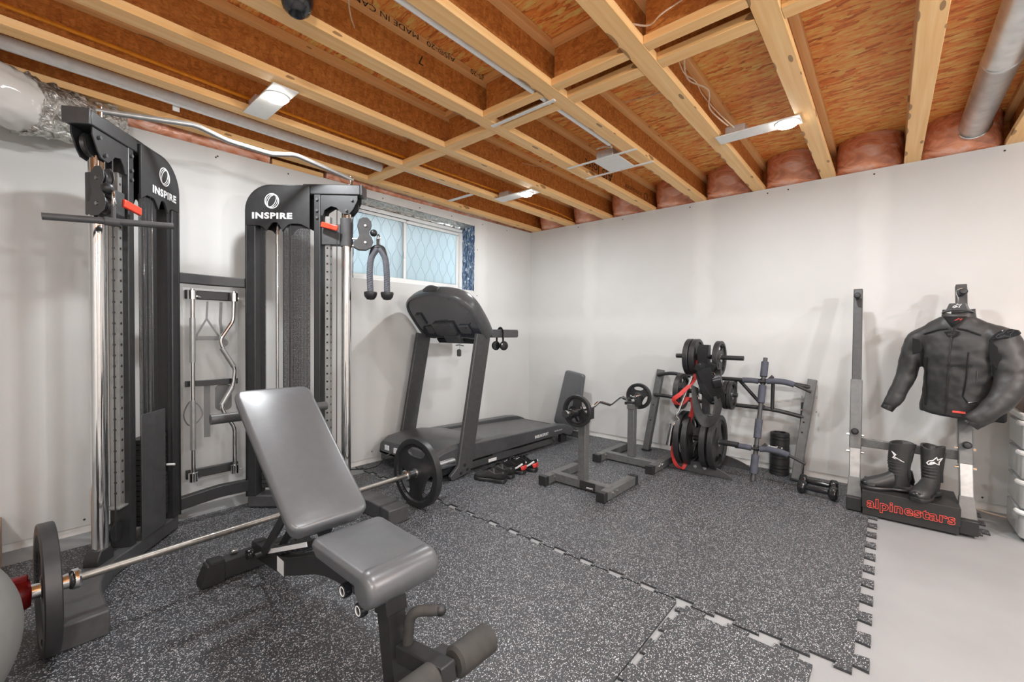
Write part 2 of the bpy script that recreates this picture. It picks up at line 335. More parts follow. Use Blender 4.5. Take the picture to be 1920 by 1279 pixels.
class G:
    def __init__(s): s.v = []; s.f = []
    def add(s, vs, fs):
        n = len(s.v); s.v += [V(v) for v in vs]; s.f += [tuple(i+n for i in f) for f in fs]; return s
    def box(s, x0, x1, y0, y1, z0, z1, Mx=None):
        vs = [V((x, y, z)) for z in (z0, z1) for y in (y0, y1) for x in (x0, x1)]
        if Mx: vs = [Mx @ v for v in vs]
        return s.add(vs, [(0, 2, 3, 1), (4, 5, 7, 6), (0, 1, 5, 4), (2, 6, 7, 3), (0, 4, 6, 2), (1, 3, 7, 5)])
    def beam(s, p, q, w, h, up=(0, 0, 1), w2=None, h2=None):
        p, q = V(p), V(q); d = (q-p).normalized(); u = V(up) - d*V(up).dot(d)
        if u.length < 1e-4: u = V((1, 0, 0)) - d*d.x
        u.normalize(); r = d.cross(u); w2 = w if w2 is None else w2; h2 = h if h2 is None else h2
        vs = []
        for c, a, b in ((p, w, h), (q, w2, h2)):
            for sx, sy in ((-1, -1), (1, -1), (1, 1), (-1, 1)): vs.append(c + r*(sx*a/2) + u*(sy*b/2))
        return s.add(vs, [(3, 2, 1, 0), (4, 5, 6, 7), (0, 1, 5, 4), (1, 2, 6, 5), (2, 3, 7, 6), (3, 0, 4, 7)])
    def tube(s, pts, r, n=12, closed=False, flat=None, rs=None, up=None, cap=True):
        pts = [V(p) for p in pts]; m = len(pts); T = []
        for i in range(m):
            a = pts[i-1] if (i or closed) else pts[0]; b = pts[(i+1) % m] if (i < m-1 or closed) else pts[-1]
            t = (b-a); T.append(t.normalized() if t.length > 1e-9 else V((0, 0, 1)))
        u = V(up) if up else (V((0, 0, 1)) if abs(T[0].z) < 0.9 else V((1, 0, 0)))
        u = (u - T[0]*u.dot(T[0])).normalized(); base = len(s.v)
        for i in range(m):
            if i:
                q = T[i-1].rotation_difference(T[i]); u = q @ u
                if up:
                    u2 = V(up) - T[i]*V(up).dot(T[i])
                    if u2.length > 1e-3: u = u2
                u = (u - T[i]*u.dot(T[i])).normalized()
            w = T[i].cross(u); rr = r if rs is None else rs[i]
            fa, fb = (1, 1) if flat is None else flat
            for k in range(n):
                a = 2*PI*k/n
                if flat and n == 4:
                    a += PI/4; s.v.append(pts[i] + (u*math.cos(a)*fa + w*math.sin(a)*fb)*rr*1.41421)
                else: s.v.append(pts[i] + (u*math.cos(a)*fa + w*math.sin(a)*fb)*rr)
        for i in range(m if closed else m-1):
            j = (i+1) % m
            for k in range(n):
                l = (k+1) % n; s.f.append((base+i*n+k, base+j*n+k, base+j*n+l, base+i*n+l))
        if not closed and cap:
            s.f.append(tuple(base+k for k in range(n))); s.f.append(tuple(base+(m-1)*n+k for k in reversed(range(n))))
        return s
    def cyl(s, p, q, r, r2=None, n=24): return s.tube([p, q], r, n, rs=[r, r if r2 is None else r2])
    def lathe(s, prof, p, ax, n=40):
        """prof: (radius, distance along ax)"""
        ax = V(ax).normalized(); u = V((0, 0, 1)) if abs(ax.z) < 0.9 else V((1, 0, 0)); u = (u-ax*u.dot(ax)).normalized(); w = ax.cross(u)
        b = len(s.v); p = V(p)
        for r, t in prof:
            for k in range(n):
                a = 2*PI*k/n; s.v.append(p + ax*t + (u*math.cos(a)+w*math.sin(a))*r)
        for i in range(len(prof)-1):
            for k in range(n):
                l = (k+1) % n; s.f.append((b+i*n+k, b+i*n+l, b+(i+1)*n+l, b+(i+1)*n+k))
        if prof[0][0] > 1e-6 and prof[0] != prof[-1]: s.f.append(tuple(b+k for k in range(n)))
        if prof[-1][0] > 1e-6 and prof[0] != prof[-1]: s.f.append(tuple(b+(len(prof)-1)*n+k for k in reversed(range(n))))
        return s
    def prism(s, poly, o, U, W, D):
        """poly of (u, w) in the plane at o, swept by vector D"""
        o, U, W, D = V(o), V(U), V(W), V(D); n = len(poly)
        vs = [o+U*a+W*b for a, b in poly]; vs += [v+D for v in vs]
        fs = [tuple(reversed(range(n))), tuple(range(n, 2*n))] + [(i, (i+1) % n, n+(i+1) % n, n+i) for i in range(n)]
        return s.add(vs, fs)
    def sphere(s, c, r, n=24, m=14, sc=(1, 1, 1)):
        c = V(c); b = len(s.v)
        for i in range(m+1):
            t = PI*i/m
            for k in range(n):
                a = 2*PI*k/n; s.v.append(c + V((r*sc[0]*math.sin(t)*math.cos(a), r*sc[1]*math.sin(t)*math.sin(a), r*sc[2]*math.cos(t))))
        for i in range(m):
            for k in range(n):
                l = (k+1) % n; s.f.append((b+i*n+k, b+(i+1)*n+k, b+(i+1)*n+l, b+i*n+l))
        return s
    def loft(s, rings, close=True, cap=True):
        b = len(s.v); n = len(rings[0])
        for r in rings: s.v += [V(p) for p in r]
        for i in range(len(rings)-1):
            for k in range(n if close else n-1):
                l = (k+1) % n; s.f.append((b+i*n+k, b+i*n+l, b+(i+1)*n+l, b+(i+1)*n+k))
        if cap and close:
            s.f.append(tuple(b+k for k in reversed(range(n)))); s.f.append(tuple(b+(len(rings)-1)*n+k for k in range(n)))
        return s
    def xf(s, Mx, start=0):
        for i in range(start, len(s.v)): s.v[i] = Mx @ s.v[i]
        return s
    def build(s, name, m, parent=None, bev=0.0, ang=32, sub=0, seg=2, label=None, org=None, solid=0, weld=True):
        o0 = ORG[parent.name] if parent is not None else (V(org) if org is not None else V((0, 0, 0)))
        me = bpy.data.meshes.new(name); me.from_pydata([tuple(v-o0) for v in s.v], [], s.f)
        bm = bmesh.new(); bm.from_mesh(me)
        if weld: bmesh.ops.remove_doubles(bm, verts=bm.verts, dist=1e-5)
        bmesh.ops.recalc_face_normals(bm, faces=bm.faces)
        for f in bm.faces: f.smooth = True
        a = R(ang)
        for e in bm.edges:
            if len(e.link_faces) == 2 and e.calc_face_angle(0) > a: e.smooth = False
        bm.to_mesh(me); bm.free()
        me.materials.append(M[m] if isinstance(m, str) else m)
        o = bpy.data.objects.new(name, me); COL.objects.link(o)
        if org is not None and parent is None: o.location = o0
        if parent is not None: o.parent = parent
        ORG[o.name] = o0
        if solid: md = o.modifiers.new('solid', 'SOLIDIFY'); md.thickness = solid; md.offset = 0
        if sub: md = o.modifiers.new('sub', 'SUBSURF'); md.levels = sub; md.render_levels = sub
        if bev: md = o.modifiers.new('bevel', 'BEVEL'); md.width = bev; md.segments = seg; md.limit_method = 'ANGLE'; md.angle_limit = R(35)
        if label: o['label'] = label
        return o
def spline(pts, n=8, closed=False):
    pts = [V(p) for p in pts]; out = []; m = len(pts)
    for i in range(m if closed else m-1):
        if closed: p0, p1, p2, p3 = pts[i-1], pts[i], pts[(i+1) % m], pts[(i+2) % m]
        else: p0, p1, p2, p3 = pts[max(i-1, 0)], pts[i], pts[i+1], pts[min(i+2, m-1)]
        for k in range(n):
            t = k/n; out.append(0.5*((2*p1) + (p2-p0)*t + (2*p0-5*p1+4*p2-p3)*t*t + (3*p1-p0-3*p2+p3)*t**3))
    if not closed: out.append(pts[-1])
    return out
def bend(pts, rad=0.02, n=5):
    """polyline with rounded corners"""
    pts = [V(p) for p in pts]; out = [pts[0]]
    for i in range(1, len(pts)-1):
        a, b, c = pts[i-1], pts[i], pts[i+1]; u = (a-b); v = (c-b); r = min(rad, u.length*0.45, v.length*0.45)
        p, q = b+u.normalized()*r, b+v.normalized()*r
        for k in range(n+1):
            t = k/n; out.append(p*(1-t)**2 + b*2*t*(1-t) + q*t*t)
    out.append(pts[-1]); return out
def rrect(x0, x1, y0, y1, r, n=5):
    out = []
    for cx, cy, a0 in ((x1-r, y1-r, 0), (x0+r, y1-r, 90), (x0+r, y0+r, 180), (x1-r, y0+r, 270)):
        for k in range(n+1):
            a = R(a0+90*k/n); out.append((cx+r*math.cos(a), cy+r*math.sin(a)))
    return out
def lettering(text, o, U, W, height, mname, parent, name='lettering', ext=0.0008, outline=0.0, bold=0.0, sx=1.0, shear=0.0, align='CENTER', spacing=1.0):
    cu = bpy.data.curves.new('t', 'FONT'); cu.body = text; cu.align_x = align; cu.align_y = 'CENTER'; cu.size = 1.0
    cu.space_character = spacing; cu.offset = bold; cu.resolution_u = 4; cu.shear = shear
    if outline: cu.fill_mode = 'NONE'; cu.bevel_depth = outline; cu.bevel_resolution = 0
    t = bpy.data.objects.new('t', cu); COL.objects.link(t)
    dg = bpy.context.evaluated_depsgraph_get(); me = bpy.data.meshes.new_from_object(t.evaluated_get(dg))
    bpy.data.objects.remove(t)
    U = V(U).normalized(); W = V(W).normalized(); Nn = U.cross(W); s = height/0.7; o = V(o)
    g = G(); g.v = [o + U*(v.co.x*s*sx) + W*(v.co.y*s) + Nn*(v.co.z*s+ext) for v in me.vertices]
    g.f = [tuple(p.vertices) for p in me.polygons]
    bpy.data.meshes.remove(me)
    return g.build(name, mname, parent, weld=False)
def ribbon(pts2, o, U, W, width, mname, parent, name='emblem', closed=True, ext=0.001):
    """a painted line of constant width following 2-D points on a surface"""
    U = V(U).normalized(); W = V(W).normalized(); Nn = U.cross(W); o = V(o)
    pts = [o + U*a + W*b + Nn*ext for a, b in pts2]
    g = G(); g.tube(pts, width/2, 4, closed=closed, flat=(0.25, 1), up=tuple(Nn))
    return g.build(name, mname, parent)
# ------------------------------------------------------------ the room
def struct(o, label=None): o['kind'] = 'structure'; return o
struct(G().box(-6.62, 0.12, -7.12, 0.35, -0.10, -0.0102).build('floor', 'concrete'))
struct(G().box(-6.62, 0.34, -7.12, 0.36, 2.643, 2.70).build('ceiling', 'osb_deck'))
WX0, WX1, WZ0, WZ1 = -2.385, -0.972, 1.600, 2.300
def wtop(x): return 2.402 + 0.0145*x
g = G()
def wallpiece(g, x0, x1, z0, z1=None, y0=0.0, y1=0.24):
    t0, t1 = (wtop(x0), wtop(x1)) if z1 is None else (z1, z1)
    g.prism([(x0, z0), (x1, z0), (x1, t1), (x0, t0)], (0, y0, 0), (1, 0, 0), (0, 0, 1), (0, y1-y0, 0))
wallpiece(g, -6.5, WX0, 0.035); wallpiece(g, WX1, 0.0, 0.035); wallpiece(g, WX0, WX1, 0.035, WZ0); wallpiece(g, WX0, WX1, WZ1)
struct(g.build('wall_back', 'wall'))
struct(G().box(0.0, 0.12, -7.0, 0.24, 0.045, 2.402).build('wall_right', 'wall'))
struct(G().box(-6.62, -6.5, -7.0, 0.24, -0.0102, 2.40).build('wall_left', 'wall'))
struct(G().box(-6.5, 0.0, -7.12, -7.0, -0.0102, 2.643).build('wall_front', 'wall'))
struct(G().box(-6.62, -6.5, -7.0, 0.24, 2.40, 2.643).build('wall_left_upper', 'osb_web'))
# bottom plates showing under the boards
struct(G().box(-6.5, 0.0, 0.012, 0.24, -0.0102, 0.0349).build('baseboard_back', 'white_paint'))
struct(G().box(0.012, 0.12, -7.0, 0.0, -0.0102, 0.0449).build('baseboard_right', 'white_paint'))
# screw heads in the boards
t = thing('drywall_screws', 'small dark screw heads dotted along the edges of the bare wallboard', 'screws', (0, -2.0, 1.2)); t['kind'] = 'structure'
g = G()
for y in (-0.7, -1.25, -1.95, -2.6, -2.75, -3.3, -3.95): g.cyl((-0.001, y, 2.365), (0.0005, y, 2.365), 0.006, n=8)
for y in (-0.85, -2.1, -3.35, -3.75, -3.9): g.cyl((-0.001, y, 0.075), (0.0005, y, 0.075), 0.006, n=8)
for x, z in [(-4.0, 0.07), (-3.35, 2.31), (-3.36, 2.30), (-2.9, 2.32), (-2.1, 2.33), (-1.7, 2.335), (-1.3, 2.34), (-0.85, 2.34), (-0.45, 2.35), (-0.93, 1.55), (-0.93, 2.05), (-3.42, 0.09), (-2.2, 0.09)]:
    g.cyl((x, -0.001, z), (x, 0.0005, z), 0.006, n=8)
g.build('screw_head', 'black_metal', t)['kind'] = 'stuff'
# shell above the walls
struct(G().box(0.16, 0.34, -7.0, 0.36, 2.402, 2.643).build('wall_right_rim', 'osb_web'))
struct(G().box(-6.5, 0.16, 0.16, 0.36, 2.30, 2.643).build('wall_back_rim', 'osb_web'))
g = G(); g.box(-3.0, -2.62, 0.03, 0.12, 2.36, 2.41); g.box(-6.4, -5.2, 0.03, 0.12, 2.33, 2.41)
struct(g.build('trim_1', 'lumber_x'))

# window ------------------------------------------------------------
g = G()
y0, y1 = 0.0, 0.20
def crinkle(g, o, U, W, nu, nw, Nn, amp, seed):
    o, U, W, Nn = V(o), V(U), V(W), V(Nn); b = len(g.v)
    for i in range(nu+1):
        for j in range(nw+1):
            p = o + U*(i/nu) + W*(j/nw); k = mnoise.noise(V((p.x*14+seed, p.y*14, p.z*9)))*amp + mnoise.noise(V((p.x*35, p.y*35+seed, p.z*25)))*amp*0.5
            g.v.append(p + Nn*(abs(k)+0.001))
    for i in range(nu):
        for j in range(nw):
            a = b+i*(nw+1)+j; g.f.append((a, a+1, a+nw+2, a+nw+1))
crinkle(g, (WX1, -0.004, WZ0-0.01), (0, 0.205, 0), (0, 0, WZ1-WZ0+0.02), 10, 40, (-1, 0, 0), 0.010, 3)
crinkle(g, (WX0, -0.004, WZ0), (0, 0.205, 0), (0, 0, WZ1-WZ0), 8, 24, (1, 0, 0), 0.010, 9)
t = thing('window_wrap', 'crinkled blue and white wrap lining the recess of the basement window', 'window wrap', ((WX0+WX1)/2, 0.1, WZ1)); t['kind'] = 'structure'
g.build('side_wrap', 'wrap', t, ang=180)
g = G(); crinkle(g, (WX0, -0.004, WZ1), (WX1-WX0, 0, 0), (0, 0.205, 0), 50, 10, (0, 0, -1), 0.016, 5)
g.build('top_wrap', 'foil', t, ang=180)
win = thing('window_1', None, None, ((WX0+WX1)/2, 0.2, WZ0)); win['kind'] = 'structure'
def rectframe(g, x0, x1, z0, z1, w, ya, yb):
    g.box(x0, x1, ya, yb, z0, z0+w); g.box(x0, x1, ya, yb, z1-w, z1); g.box(x0, x0+w, ya, yb, z0+w, z1-w); g.box(x1-w, x1, ya, yb, z0+w, z1-w)
g = G(); rectframe(g, WX0+0.001, WX1-0.001, WZ0+0.001, WZ1-0.012, 0.040, 0.19, 0.238); g.build('window_frame', 'white', win, bev=0.004)
xm = -1.735
for a, b, yy in ((WX0+0.041, xm+0.022, 0.198), (xm-0.022, WX1-0.041, 0.216)):
    g = G(); rectframe(g, a, b, WZ0+0.041, WZ1-0.052, 0.030, yy, yy+0.016); s = g.build('sash', 'white', win, bev=0.003)
    G().box(a+0.03, b-0.03, yy+0.006, yy+0.010, WZ0+0.071, WZ1-0.082).build('pane', 'pane', s)
    g = G(); p = 0.058; nz = 40; za, zb = WZ0+0.071, WZ1-0.082; n = int((b-a-0.06)/p)
    for k in range(n+1):
        pts = []
        for i in range(9):
            z = za + (zb-za)*i/8; d = (0.021 if (i//2) % 2 else -0.021)*(1 if k % 2 else -1)
            pts.append((min(max(a+0.034+k*p+d, a+0.032), b-0.032), yy+0.0035, z))
        g.tube(pts, 0.0011, 4)
    g.build('lattice', 'grey_metal', s)
G().box(xm-0.012, xm+0.008, 0.186, 0.197, 1.87, 1.93).build('window_latch', 'white', win, bev=0.002)
# ground and corrugated well outside the pane
struct(G().box(-2.6, -0.8, 0.9, 0.94, 1.2, 2.6).build('trim_2', 'galvanised'))
struct(G().box(-2.6, -0.8, 0.36, 0.9, 1.2, 1.25).build('trim_3', 'concrete'))
# ------------------------------------------------------------ joists, blocking, batts
JY = [-0.09, -0.578, -1.067, -1.555, -2.043, -2.531, -3.020, -3.508, -3.996, -4.485, -4.973, -5.462, -5.95, -6.44]
ordn = ['first', 'second', 'third', 'fourth', 'fifth', 'sixth', 'seventh', 'eighth', 'ninth', 'tenth', 'eleventh', 'twelfth', 'thirteenth', 'fourteenth']
FW, FH, ZB, ZT = 0.089, 0.038, 2.4025, 2.6425
for i, y in enumerate(JY):
    t = thing('floor_joist', f'wooden I-joist overhead, {ordn[i]} one out from the window wall', 'joist', (-3.2, y, ZB), 'floor joists overhead')
    G().box(-6.48, 0.155, y-FW/2, y+FW/2, ZB, ZB+FH).build('bottom_flange', 'lumber_x', t, bev=0.002)
    G().box(-6.48, 0.155, y-FW/2, y+FW/2, ZT-FH, ZT-0.001).build('top_flange', 'lumber_x', t, bev=0.002)
    G().box(-6.48, 0.155, y-0.006, y+0.006, ZB+FH, ZT-FH).build('web', 'osb_web', t)
    if i == 3:
        s = dict(U=(-1, 0, 0), W=(0, 0, -1))
        def up(txt, x, z, h, dx=0.006, **k): lettering(txt, (x, y-dx-0.0004, z), (-1, 0, 0), (0, 0, -1), h, 'black_ink', t, 'stamp', **k)
        up('AJS Joist', -1.04, 2.508, 0.075, sx=1.25); up('BOISE CASCADE', -0.40, 2.512, 0.030, sx=1.1); up('7', -2.86, 2.55, 0.05)
        up('MADE  01:34  12 30     AJS-20', -2.25, ZT-0.019, 0.026, dx=FW/2, sx=1.3); up('AJS®-20   MADE IN CANADA', -3.02, ZT-0.019, 0.026, dx=FW/2, sx=1.5)
        g = G(); g.tube([(-0.13+0.035*math.cos(a*PI/10), y-0.0068, 2.510+0.035*math.sin(a*PI/10)) for a in range(20)], 0.003, 4, closed=True); g.build('stamp', 'black_ink', t)
def blocking(x, ya, yb, label, txt=None, fw=0.089):
    t = thing('joist_blocking', label, 'blocking', (x, (ya+yb)/2, ZB+0.001), 'blocking between the joists')
    G().box(x-fw/2, x+fw/2, ya+0.0, yb, ZB+0.001, ZB+FH).build('bottom_flange', 'lumber_y', t, bev=0.002)
    G().box(x-fw/2, x+fw/2, ya, yb, ZT-FH, ZT-0.002).build('top_flange', 'lumber_y', t, bev=0.002)
    G().box(x-0.006, x+0.006, ya, yb, ZB+FH, ZT-FH).build('web', 'osb_web', t)
    if txt: lettering(txt, (x-0.0068, (ya+yb)/2, ZB+0.12), (0, -1, 0), (0, 0, 1), 0.05, 'black_ink', t, 'stamp', sx=1.3)
g_ = FW/2+0.001
for k, desc in enumerate(['nearest the window wall', 'beside the yellow tube', 'in line with the long white pipe end']):
    blocking(-2.28, JY[k+1]+g_, JY[k]-g_, f'short pale wooden block between two joists {desc}')
for k in (3, 4, 5, 6, 7):
    d = ['next to the stamped joist', 'left of the white cable loop', 'with the white cable looping over it', 'right of the twisted cables', 'near the round duct'][k-3]
    blocking(-2.415, JY[k+1]+g_, JY[k]-g_, f'pale wooden block of a doubled pair {d}, the far one' if False else f'nearer pale wooden block of a doubled pair {d}', fw=0.062)
    blocking(-2.262, JY[k+1]+g_, JY[k]-g_, f'farther pale wooden block of a doubled pair {d}', 'CANADA  AJS-20' if k in (4, 5, 6) else None, fw=0.075)
# insulation batts behind clear vapour barrier, bulging in every bay over the long wall
edges = [0.05]+JY
for k in range(len(JY)-1):
    ya, yb = JY[k+1]+g_, JY[k]-g_
    if k == 12: break
    g = G(); rings = []; nj = 9
    for i in range(17):
        y = ya + (yb-ya)*i/16; e = math.sin(PI*i/16)**0.5
        ring = []
        for j in range(nj+1):
            zz = 2.4035 + (0.2385)*j/nj; bu = math.sin(PI*(0.15+0.8*j/nj))
            x = 0.06 - e*(0.05 + 0.13*(j/nj)**0.7 + 0.045*math.sin(PI*j/nj)) - 0.018*mnoise.noise(V((y*7, zz*9, k)))*math.sin(PI*(0.1+0.8*j/nj))
            if j == 0: x = max(x, 0.004)
            ring.append((min(x, 0.145), y, zz))
        ring += [(0.155, y, 2.642), (0.155, y, 2.4035)]
        rings.append(ring)
    g.loft(rings)
    o = g.build('insulation_batt', 'pink', None, ang=60, org=(0.1, (ya+yb)/2, 2.404))
    tag(o, f'plastic covered pink insulation over the long wall between {ordn[k]} and {ordn[k+1]} joists', 'insulation', 'insulation batts over the long wall')
g = G()
for i in range(2):
    x0, x1 = ((-6.4, -3.02), (-2.6, 0.12))[i]
    rings = []
    for k in range(61):
        x = x0+(x1-x0)*k/60; w_ = 0.02*mnoise.noise(V((x*5, 1, i)))
        rings.append([(x, 0.03+w_, wtop(min(x, 0))+0.003), (x, 0.012+w_, wtop(min(x, 0))+0.05), (x, 0.03+w_, 2.52), (x, 0.06+w_, 2.638), (x, 0.15, 2.642), (x, 0.15, wtop(min(x, 0))+0.003)])
    gg = G(); gg.loft(rings); o = gg.build('insulation_batt', 'pink', None, ang=70, org=((x0+x1)/2, 0.09, 2.4))
    tag(o, ['plastic covered insulation above the wall behind the cable machine', 'plastic covered insulation above the window and corner'][i], 'insulation')
# loose printed sheet between the window head and the first joist
g = G(); crinkle(g, (-2.25, -0.045, 2.398), (1.45, 0.0, -0.004), (0, 0.075, 0.03), 60, 6, (0, 0, 1), 0.018, 21)
o = g.build('plastic_sheet', 'sheet', None, ang=180, org=(-1.5, 0.0, 2.4), solid=0.001)
tag(o, 'torn white plastic sheet with red print hanging above the window', 'plastic sheet')

# ------------------------------------------------------------ pot lights
def pot_light(x, y, label, shown=True, rotb=False):
    t = thing('pot_light', label, 'ceiling light', (x, y, LAMP_Z), 'recessed lamps on white brackets')
    ya, yb = -1e9, 1e9
    below = max([j for j in JY if j < y]); above = min([j for j in JY if j > y])
    G().box(x-0.062, x+0.062, below+0.02, above-0.02, LAMP_Z+0.002, LAMP_Z+0.0085).build('mounting_bracket', 'white_paint', t, bev=0.0015)
    G().lathe([(0.062, 0.0), (0.062, 0.004), (0.05, 0.006), (0.056, 0.006), (0.056, 0.003), (0.0, 0.003)], (x, y, LAMP_Z+0.0015), (0, 0, -1), 32).build('trim_ring', 'white', t)
    G().lathe([(0.054, 0.0), (0.054, 0.004), (0.048, 0.013), (0.032, 0.019), (0.0, 0.021)], (x, y, LAMP_Z-0.0025), (0, 0, -1), 32).build('lens', 'lens', t)
    yb2 = above-0.13 if not rotb else below+0.13
    G().box(x-0.05, x+0.05, yb2-0.055, yb2+0.055, LAMP_Z+0.010, LAMP_Z+0.055).build('junction_box', 'galvanised', t, bev=0.003)
    L = bpy.data.lights.new('lamp_light', 'AREA'); L.shape = 'DISK'; L.size = 0.10; L.energy = LAMP_POWER; L.color = LAMP_COLOR
    lo = bpy.data.objects.new('lamp_light', L); COL.objects.link(lo); lo.parent = t; lo.location = (0, 0, -0.030)
LL = ['lit recessed lamp above the cable machine', 'lit recessed lamp farthest away near the window corner', 'lit recessed lamp over the plate tree side, right of the doubled blocking',
      'lit recessed lamp above the bench', 'lit recessed lamp left of the viewer', 'lit recessed lamp by the long wall behind the viewer',
      'lit recessed lamp behind the bench', 'lit recessed lamp in the rear corner']
for (x, y), l in zip(LAMP_SPOTS, LL): pot_light(x, y, l)

for i, (x, y) in enumerate(FILL_BULBS):  # unseen hanging bulbs, added only to brighten the joists and walls
    t = thing('added_fill_bulb', ['added fill bulb on a white cord, unseen behind the viewer', 'added fill bulb on a white cord, unseen at the right rear'][i], 'ceiling light', (x, y, FILL_BULB_Z), 'added fill bulbs outside the view')
    G().cyl((x, y, ZT-0.001), (x, y, FILL_BULB_Z+0.09), 0.004, n=8).build('cord', 'white', t)
    G().lathe([(0.0, 0.10), (0.014, 0.10), (0.020, 0.08), (0.020, 0.045), (0.0, 0.045)], (x, y, FILL_BULB_Z), (0, 0, 1), 24).build('lampholder', 'white', t)
    G().lathe([(0.0, -0.05), (0.015, -0.047), (0.028, -0.03), (0.031, -0.015), (0.026, 0.01), (0.014, 0.033), (0.013, 0.045), (0.0, 0.045)], (x, y, FILL_BULB_Z), (0, 0, 1), 24).build('bulb', 'lens', t)
    for k in (-1, 1):
        L = bpy.data.lights.new('fill_bulb_light', 'POINT'); L.energy = FILL_BULB_POWER/2; L.color = (0.97, 0.98, 1.0); L.shadow_soft_size = 0.03
        lo = bpy.data.objects.new('fill_bulb_light', L); COL.objects.link(lo); lo.parent = t; lo.location = (0.075*k, 0, 0)

# ------------------------------------------------------------ pipes, ducts and cables overhead
t = thing('ceiling_pipe', 'bright metal pipe running between joists above the cable machine', 'pipe', (-3.4, -0.334, 2.452))
G().cyl((-4.75, -0.334, 2.452), (-2.33, -0.334, 2.452), 0.033, n=24).build('pipe', 'light_pipe', t)
G().cyl((-2.80, -0.334, 2.452), (-2.74, -0.334, 2.452), 0.036, n=24).build('coupling', 'light_pipe', t)
g = G(); g.box(-3.66, -3.60, -0.575, -0.565, 2.44, 2.50); g.tube([(-3.63, -0.56, 2.49), (-3.63, -0.40, 2.495), (-3.63, -0.334, 2.486), (-3.63, -0.303, 2.45), (-3.63, -0.30, 2.42), (-3.63, -0.30, 2.40)], 0.016, 4, flat=(0.12, 1), up=(0, 1, 0))
g.build('pipe_strap', 'white_paint', t)
t = thing('white_conduit', 'white conduit tube beside the joist over the treadmill, second bay from the window', 'conduit', (-1.8, -0.50, 2.46))
t2 = G().cyl((-2.20, -0.47, 2.45), (-1.52, -0.47, 2.45), 0.022, n=16).build('tube', 'white_paint', t)
G().box(-1.54, -1.50, -0.53, -0.22, 2.398, 2.4024).build('hanger_strap', 'white_paint', t)
t = thing('white_conduit', 'long thin white conduit running along the joist from the top edge to the metal rails', 'conduit', (-2.6, -1.965, 2.42))
G().cyl((-5.2, -1.968, 2.420), (-1.62, -1.968, 2.420), 0.014, n=14).build('tube', 'white', t)
g = G(); g.tube(spline([(-1.62, -1.968, 2.42), (-1.55, -1.95, 2.425), (-1.52, -1.88, 2.46), (-1.50, -1.80, 2.47)], 6), 0.006, 8); g.build('cable_tail', 'cable_white', t)
t = thing('light_rough_in', 'white light mounting plate held by two metal rails between joists', 'light bracket', (-1.34, -1.82, 2.401))
for x in (-1.48, -1.205): G().box(x-0.011, x+0.011, -2.095, -1.54, 2.3955, 2.4022).build('rail', 'white_paint', t, bev=0.001)
G().box(-1.468, -1.218, -1.955, -1.76, 2.3962, 2.4018).build('mounting_plate', 'white_paint', t, bev=0.001)
G().box(-1.50, -1.38, -1.93, -1.80, 2.4025, 2.45).build('junction_box', 'galvanised', t, bev=0.003)
t = thing('metal_rail', 'single white metal rail crossing the bay left of the doubled blocking', 'rail', (-2.33, -1.8, 2.40))
G().box(-2.345, -2.322, -2.03, -1.565, 2.3955, 2.4022).build('rail_strip', 'white_paint', t, bev=0.001)
# yellow tube clipped to the web of the second joist
g = G(); g.tube(spline([(-6.3, -0.632, 2.475), (-4.3, -0.632, 2.478), (-3.4, -0.632, 2.468), (-2.6, -0.630, 2.462), (-1.9, -0.632, 2.462), (-0.9, -0.632, 2.470), (-0.35, -0.634, 2.475), (0.0, -0.62, 2.46)], 8), 0.009, 10)
tag(g.build('gas_tube', 'yellow_pipe', None, org=(-2.5, -0.63, 2.47)), 'yellow tube clipped along the side of a joist near the window wall', 'tube')
def cable(pts, label, r=0.0045, m='cable_white', name='power_cable', n=6):
    g = G(); g.tube(spline(pts, n), r, 8, flat=(1, 0.6)); c = V(pts[len(pts)//2]); tag(g.build(name, m, None, org=c), label, 'cable')
cable([(-2.47, -2.50, 2.52), (-2.45, -2.60, 2.47), (-2.50, -2.68, 2.455), (-2.47, -2.78, 2.50), (-2.52, -2.88, 2.50), (-2.60, -2.975, 2.56)], 'white cable looping across a bay near the top edge of the view')
cable([(-2.16, -2.59, 2.57), (-1.98, -2.58, 2.50), (-1.85, -2.60, 2.50), (-1.65, -2.575, 2.52), (-1.45, -2.60, 2.49), (-1.30, -2.66, 2.43)], 'white cable of a twisted pair leading to the lamp bracket, the straighter one')
cable([(-1.98, -2.66, 2.60), (-2.06, -2.62, 2.55), (-1.90, -2.575, 2.50), (-1.70, -2.62, 2.51), (-1.50, -2.57, 2.50), (-1.34, -2.63, 2.44)], 'white cable of a twisted pair leading to the lamp bracket, the looping one')
cable([(-1.66, -2.09, 2.636), (-1.63, -2.30, 2.634), (-1.60, -2.48, 2.636)], 'thin white cable stapled flat across the decking between two joists', 0.003)
cable([(-3.36, -1.78, 2.60), (-3.34, -1.72, 2.52), (-3.30, -1.66, 2.49), (-3.24, -1.585, 2.50)], 'short white cable dropping to a joist at the top edge left of the long conduit')
cable([(-1.55, -1.15, 2.52), (-1.50, -1.30, 2.47), (-1.45, -1.50, 2.49)], 'thin white cable sagging between two joists left of the metal rails', 0.002)
# dark glass globe hanging at the very top of the view
t = thing('pendant_globe', 'black glossy rounded fitting hanging at the top edge of the view', 'ceiling fitting', (-3.535, -1.70, 2.6424))
G().lathe([(0.0, 0.0), (0.028, 0.004), (0.046, 0.02), (0.057, 0.05), (0.060, 0.10), (0.056, 0.16), (0.03, 0.20), (0.0, 0.20)], (-3.535, -1.70, 2.335), (0, 0, 1), 32).build('globe', 'plastic_black', t)
G().cyl((-3.535, -1.70, 2.56), (-3.535, -1.70, 2.6424), 0.008, n=10).build('stem', 'black_metal', t)
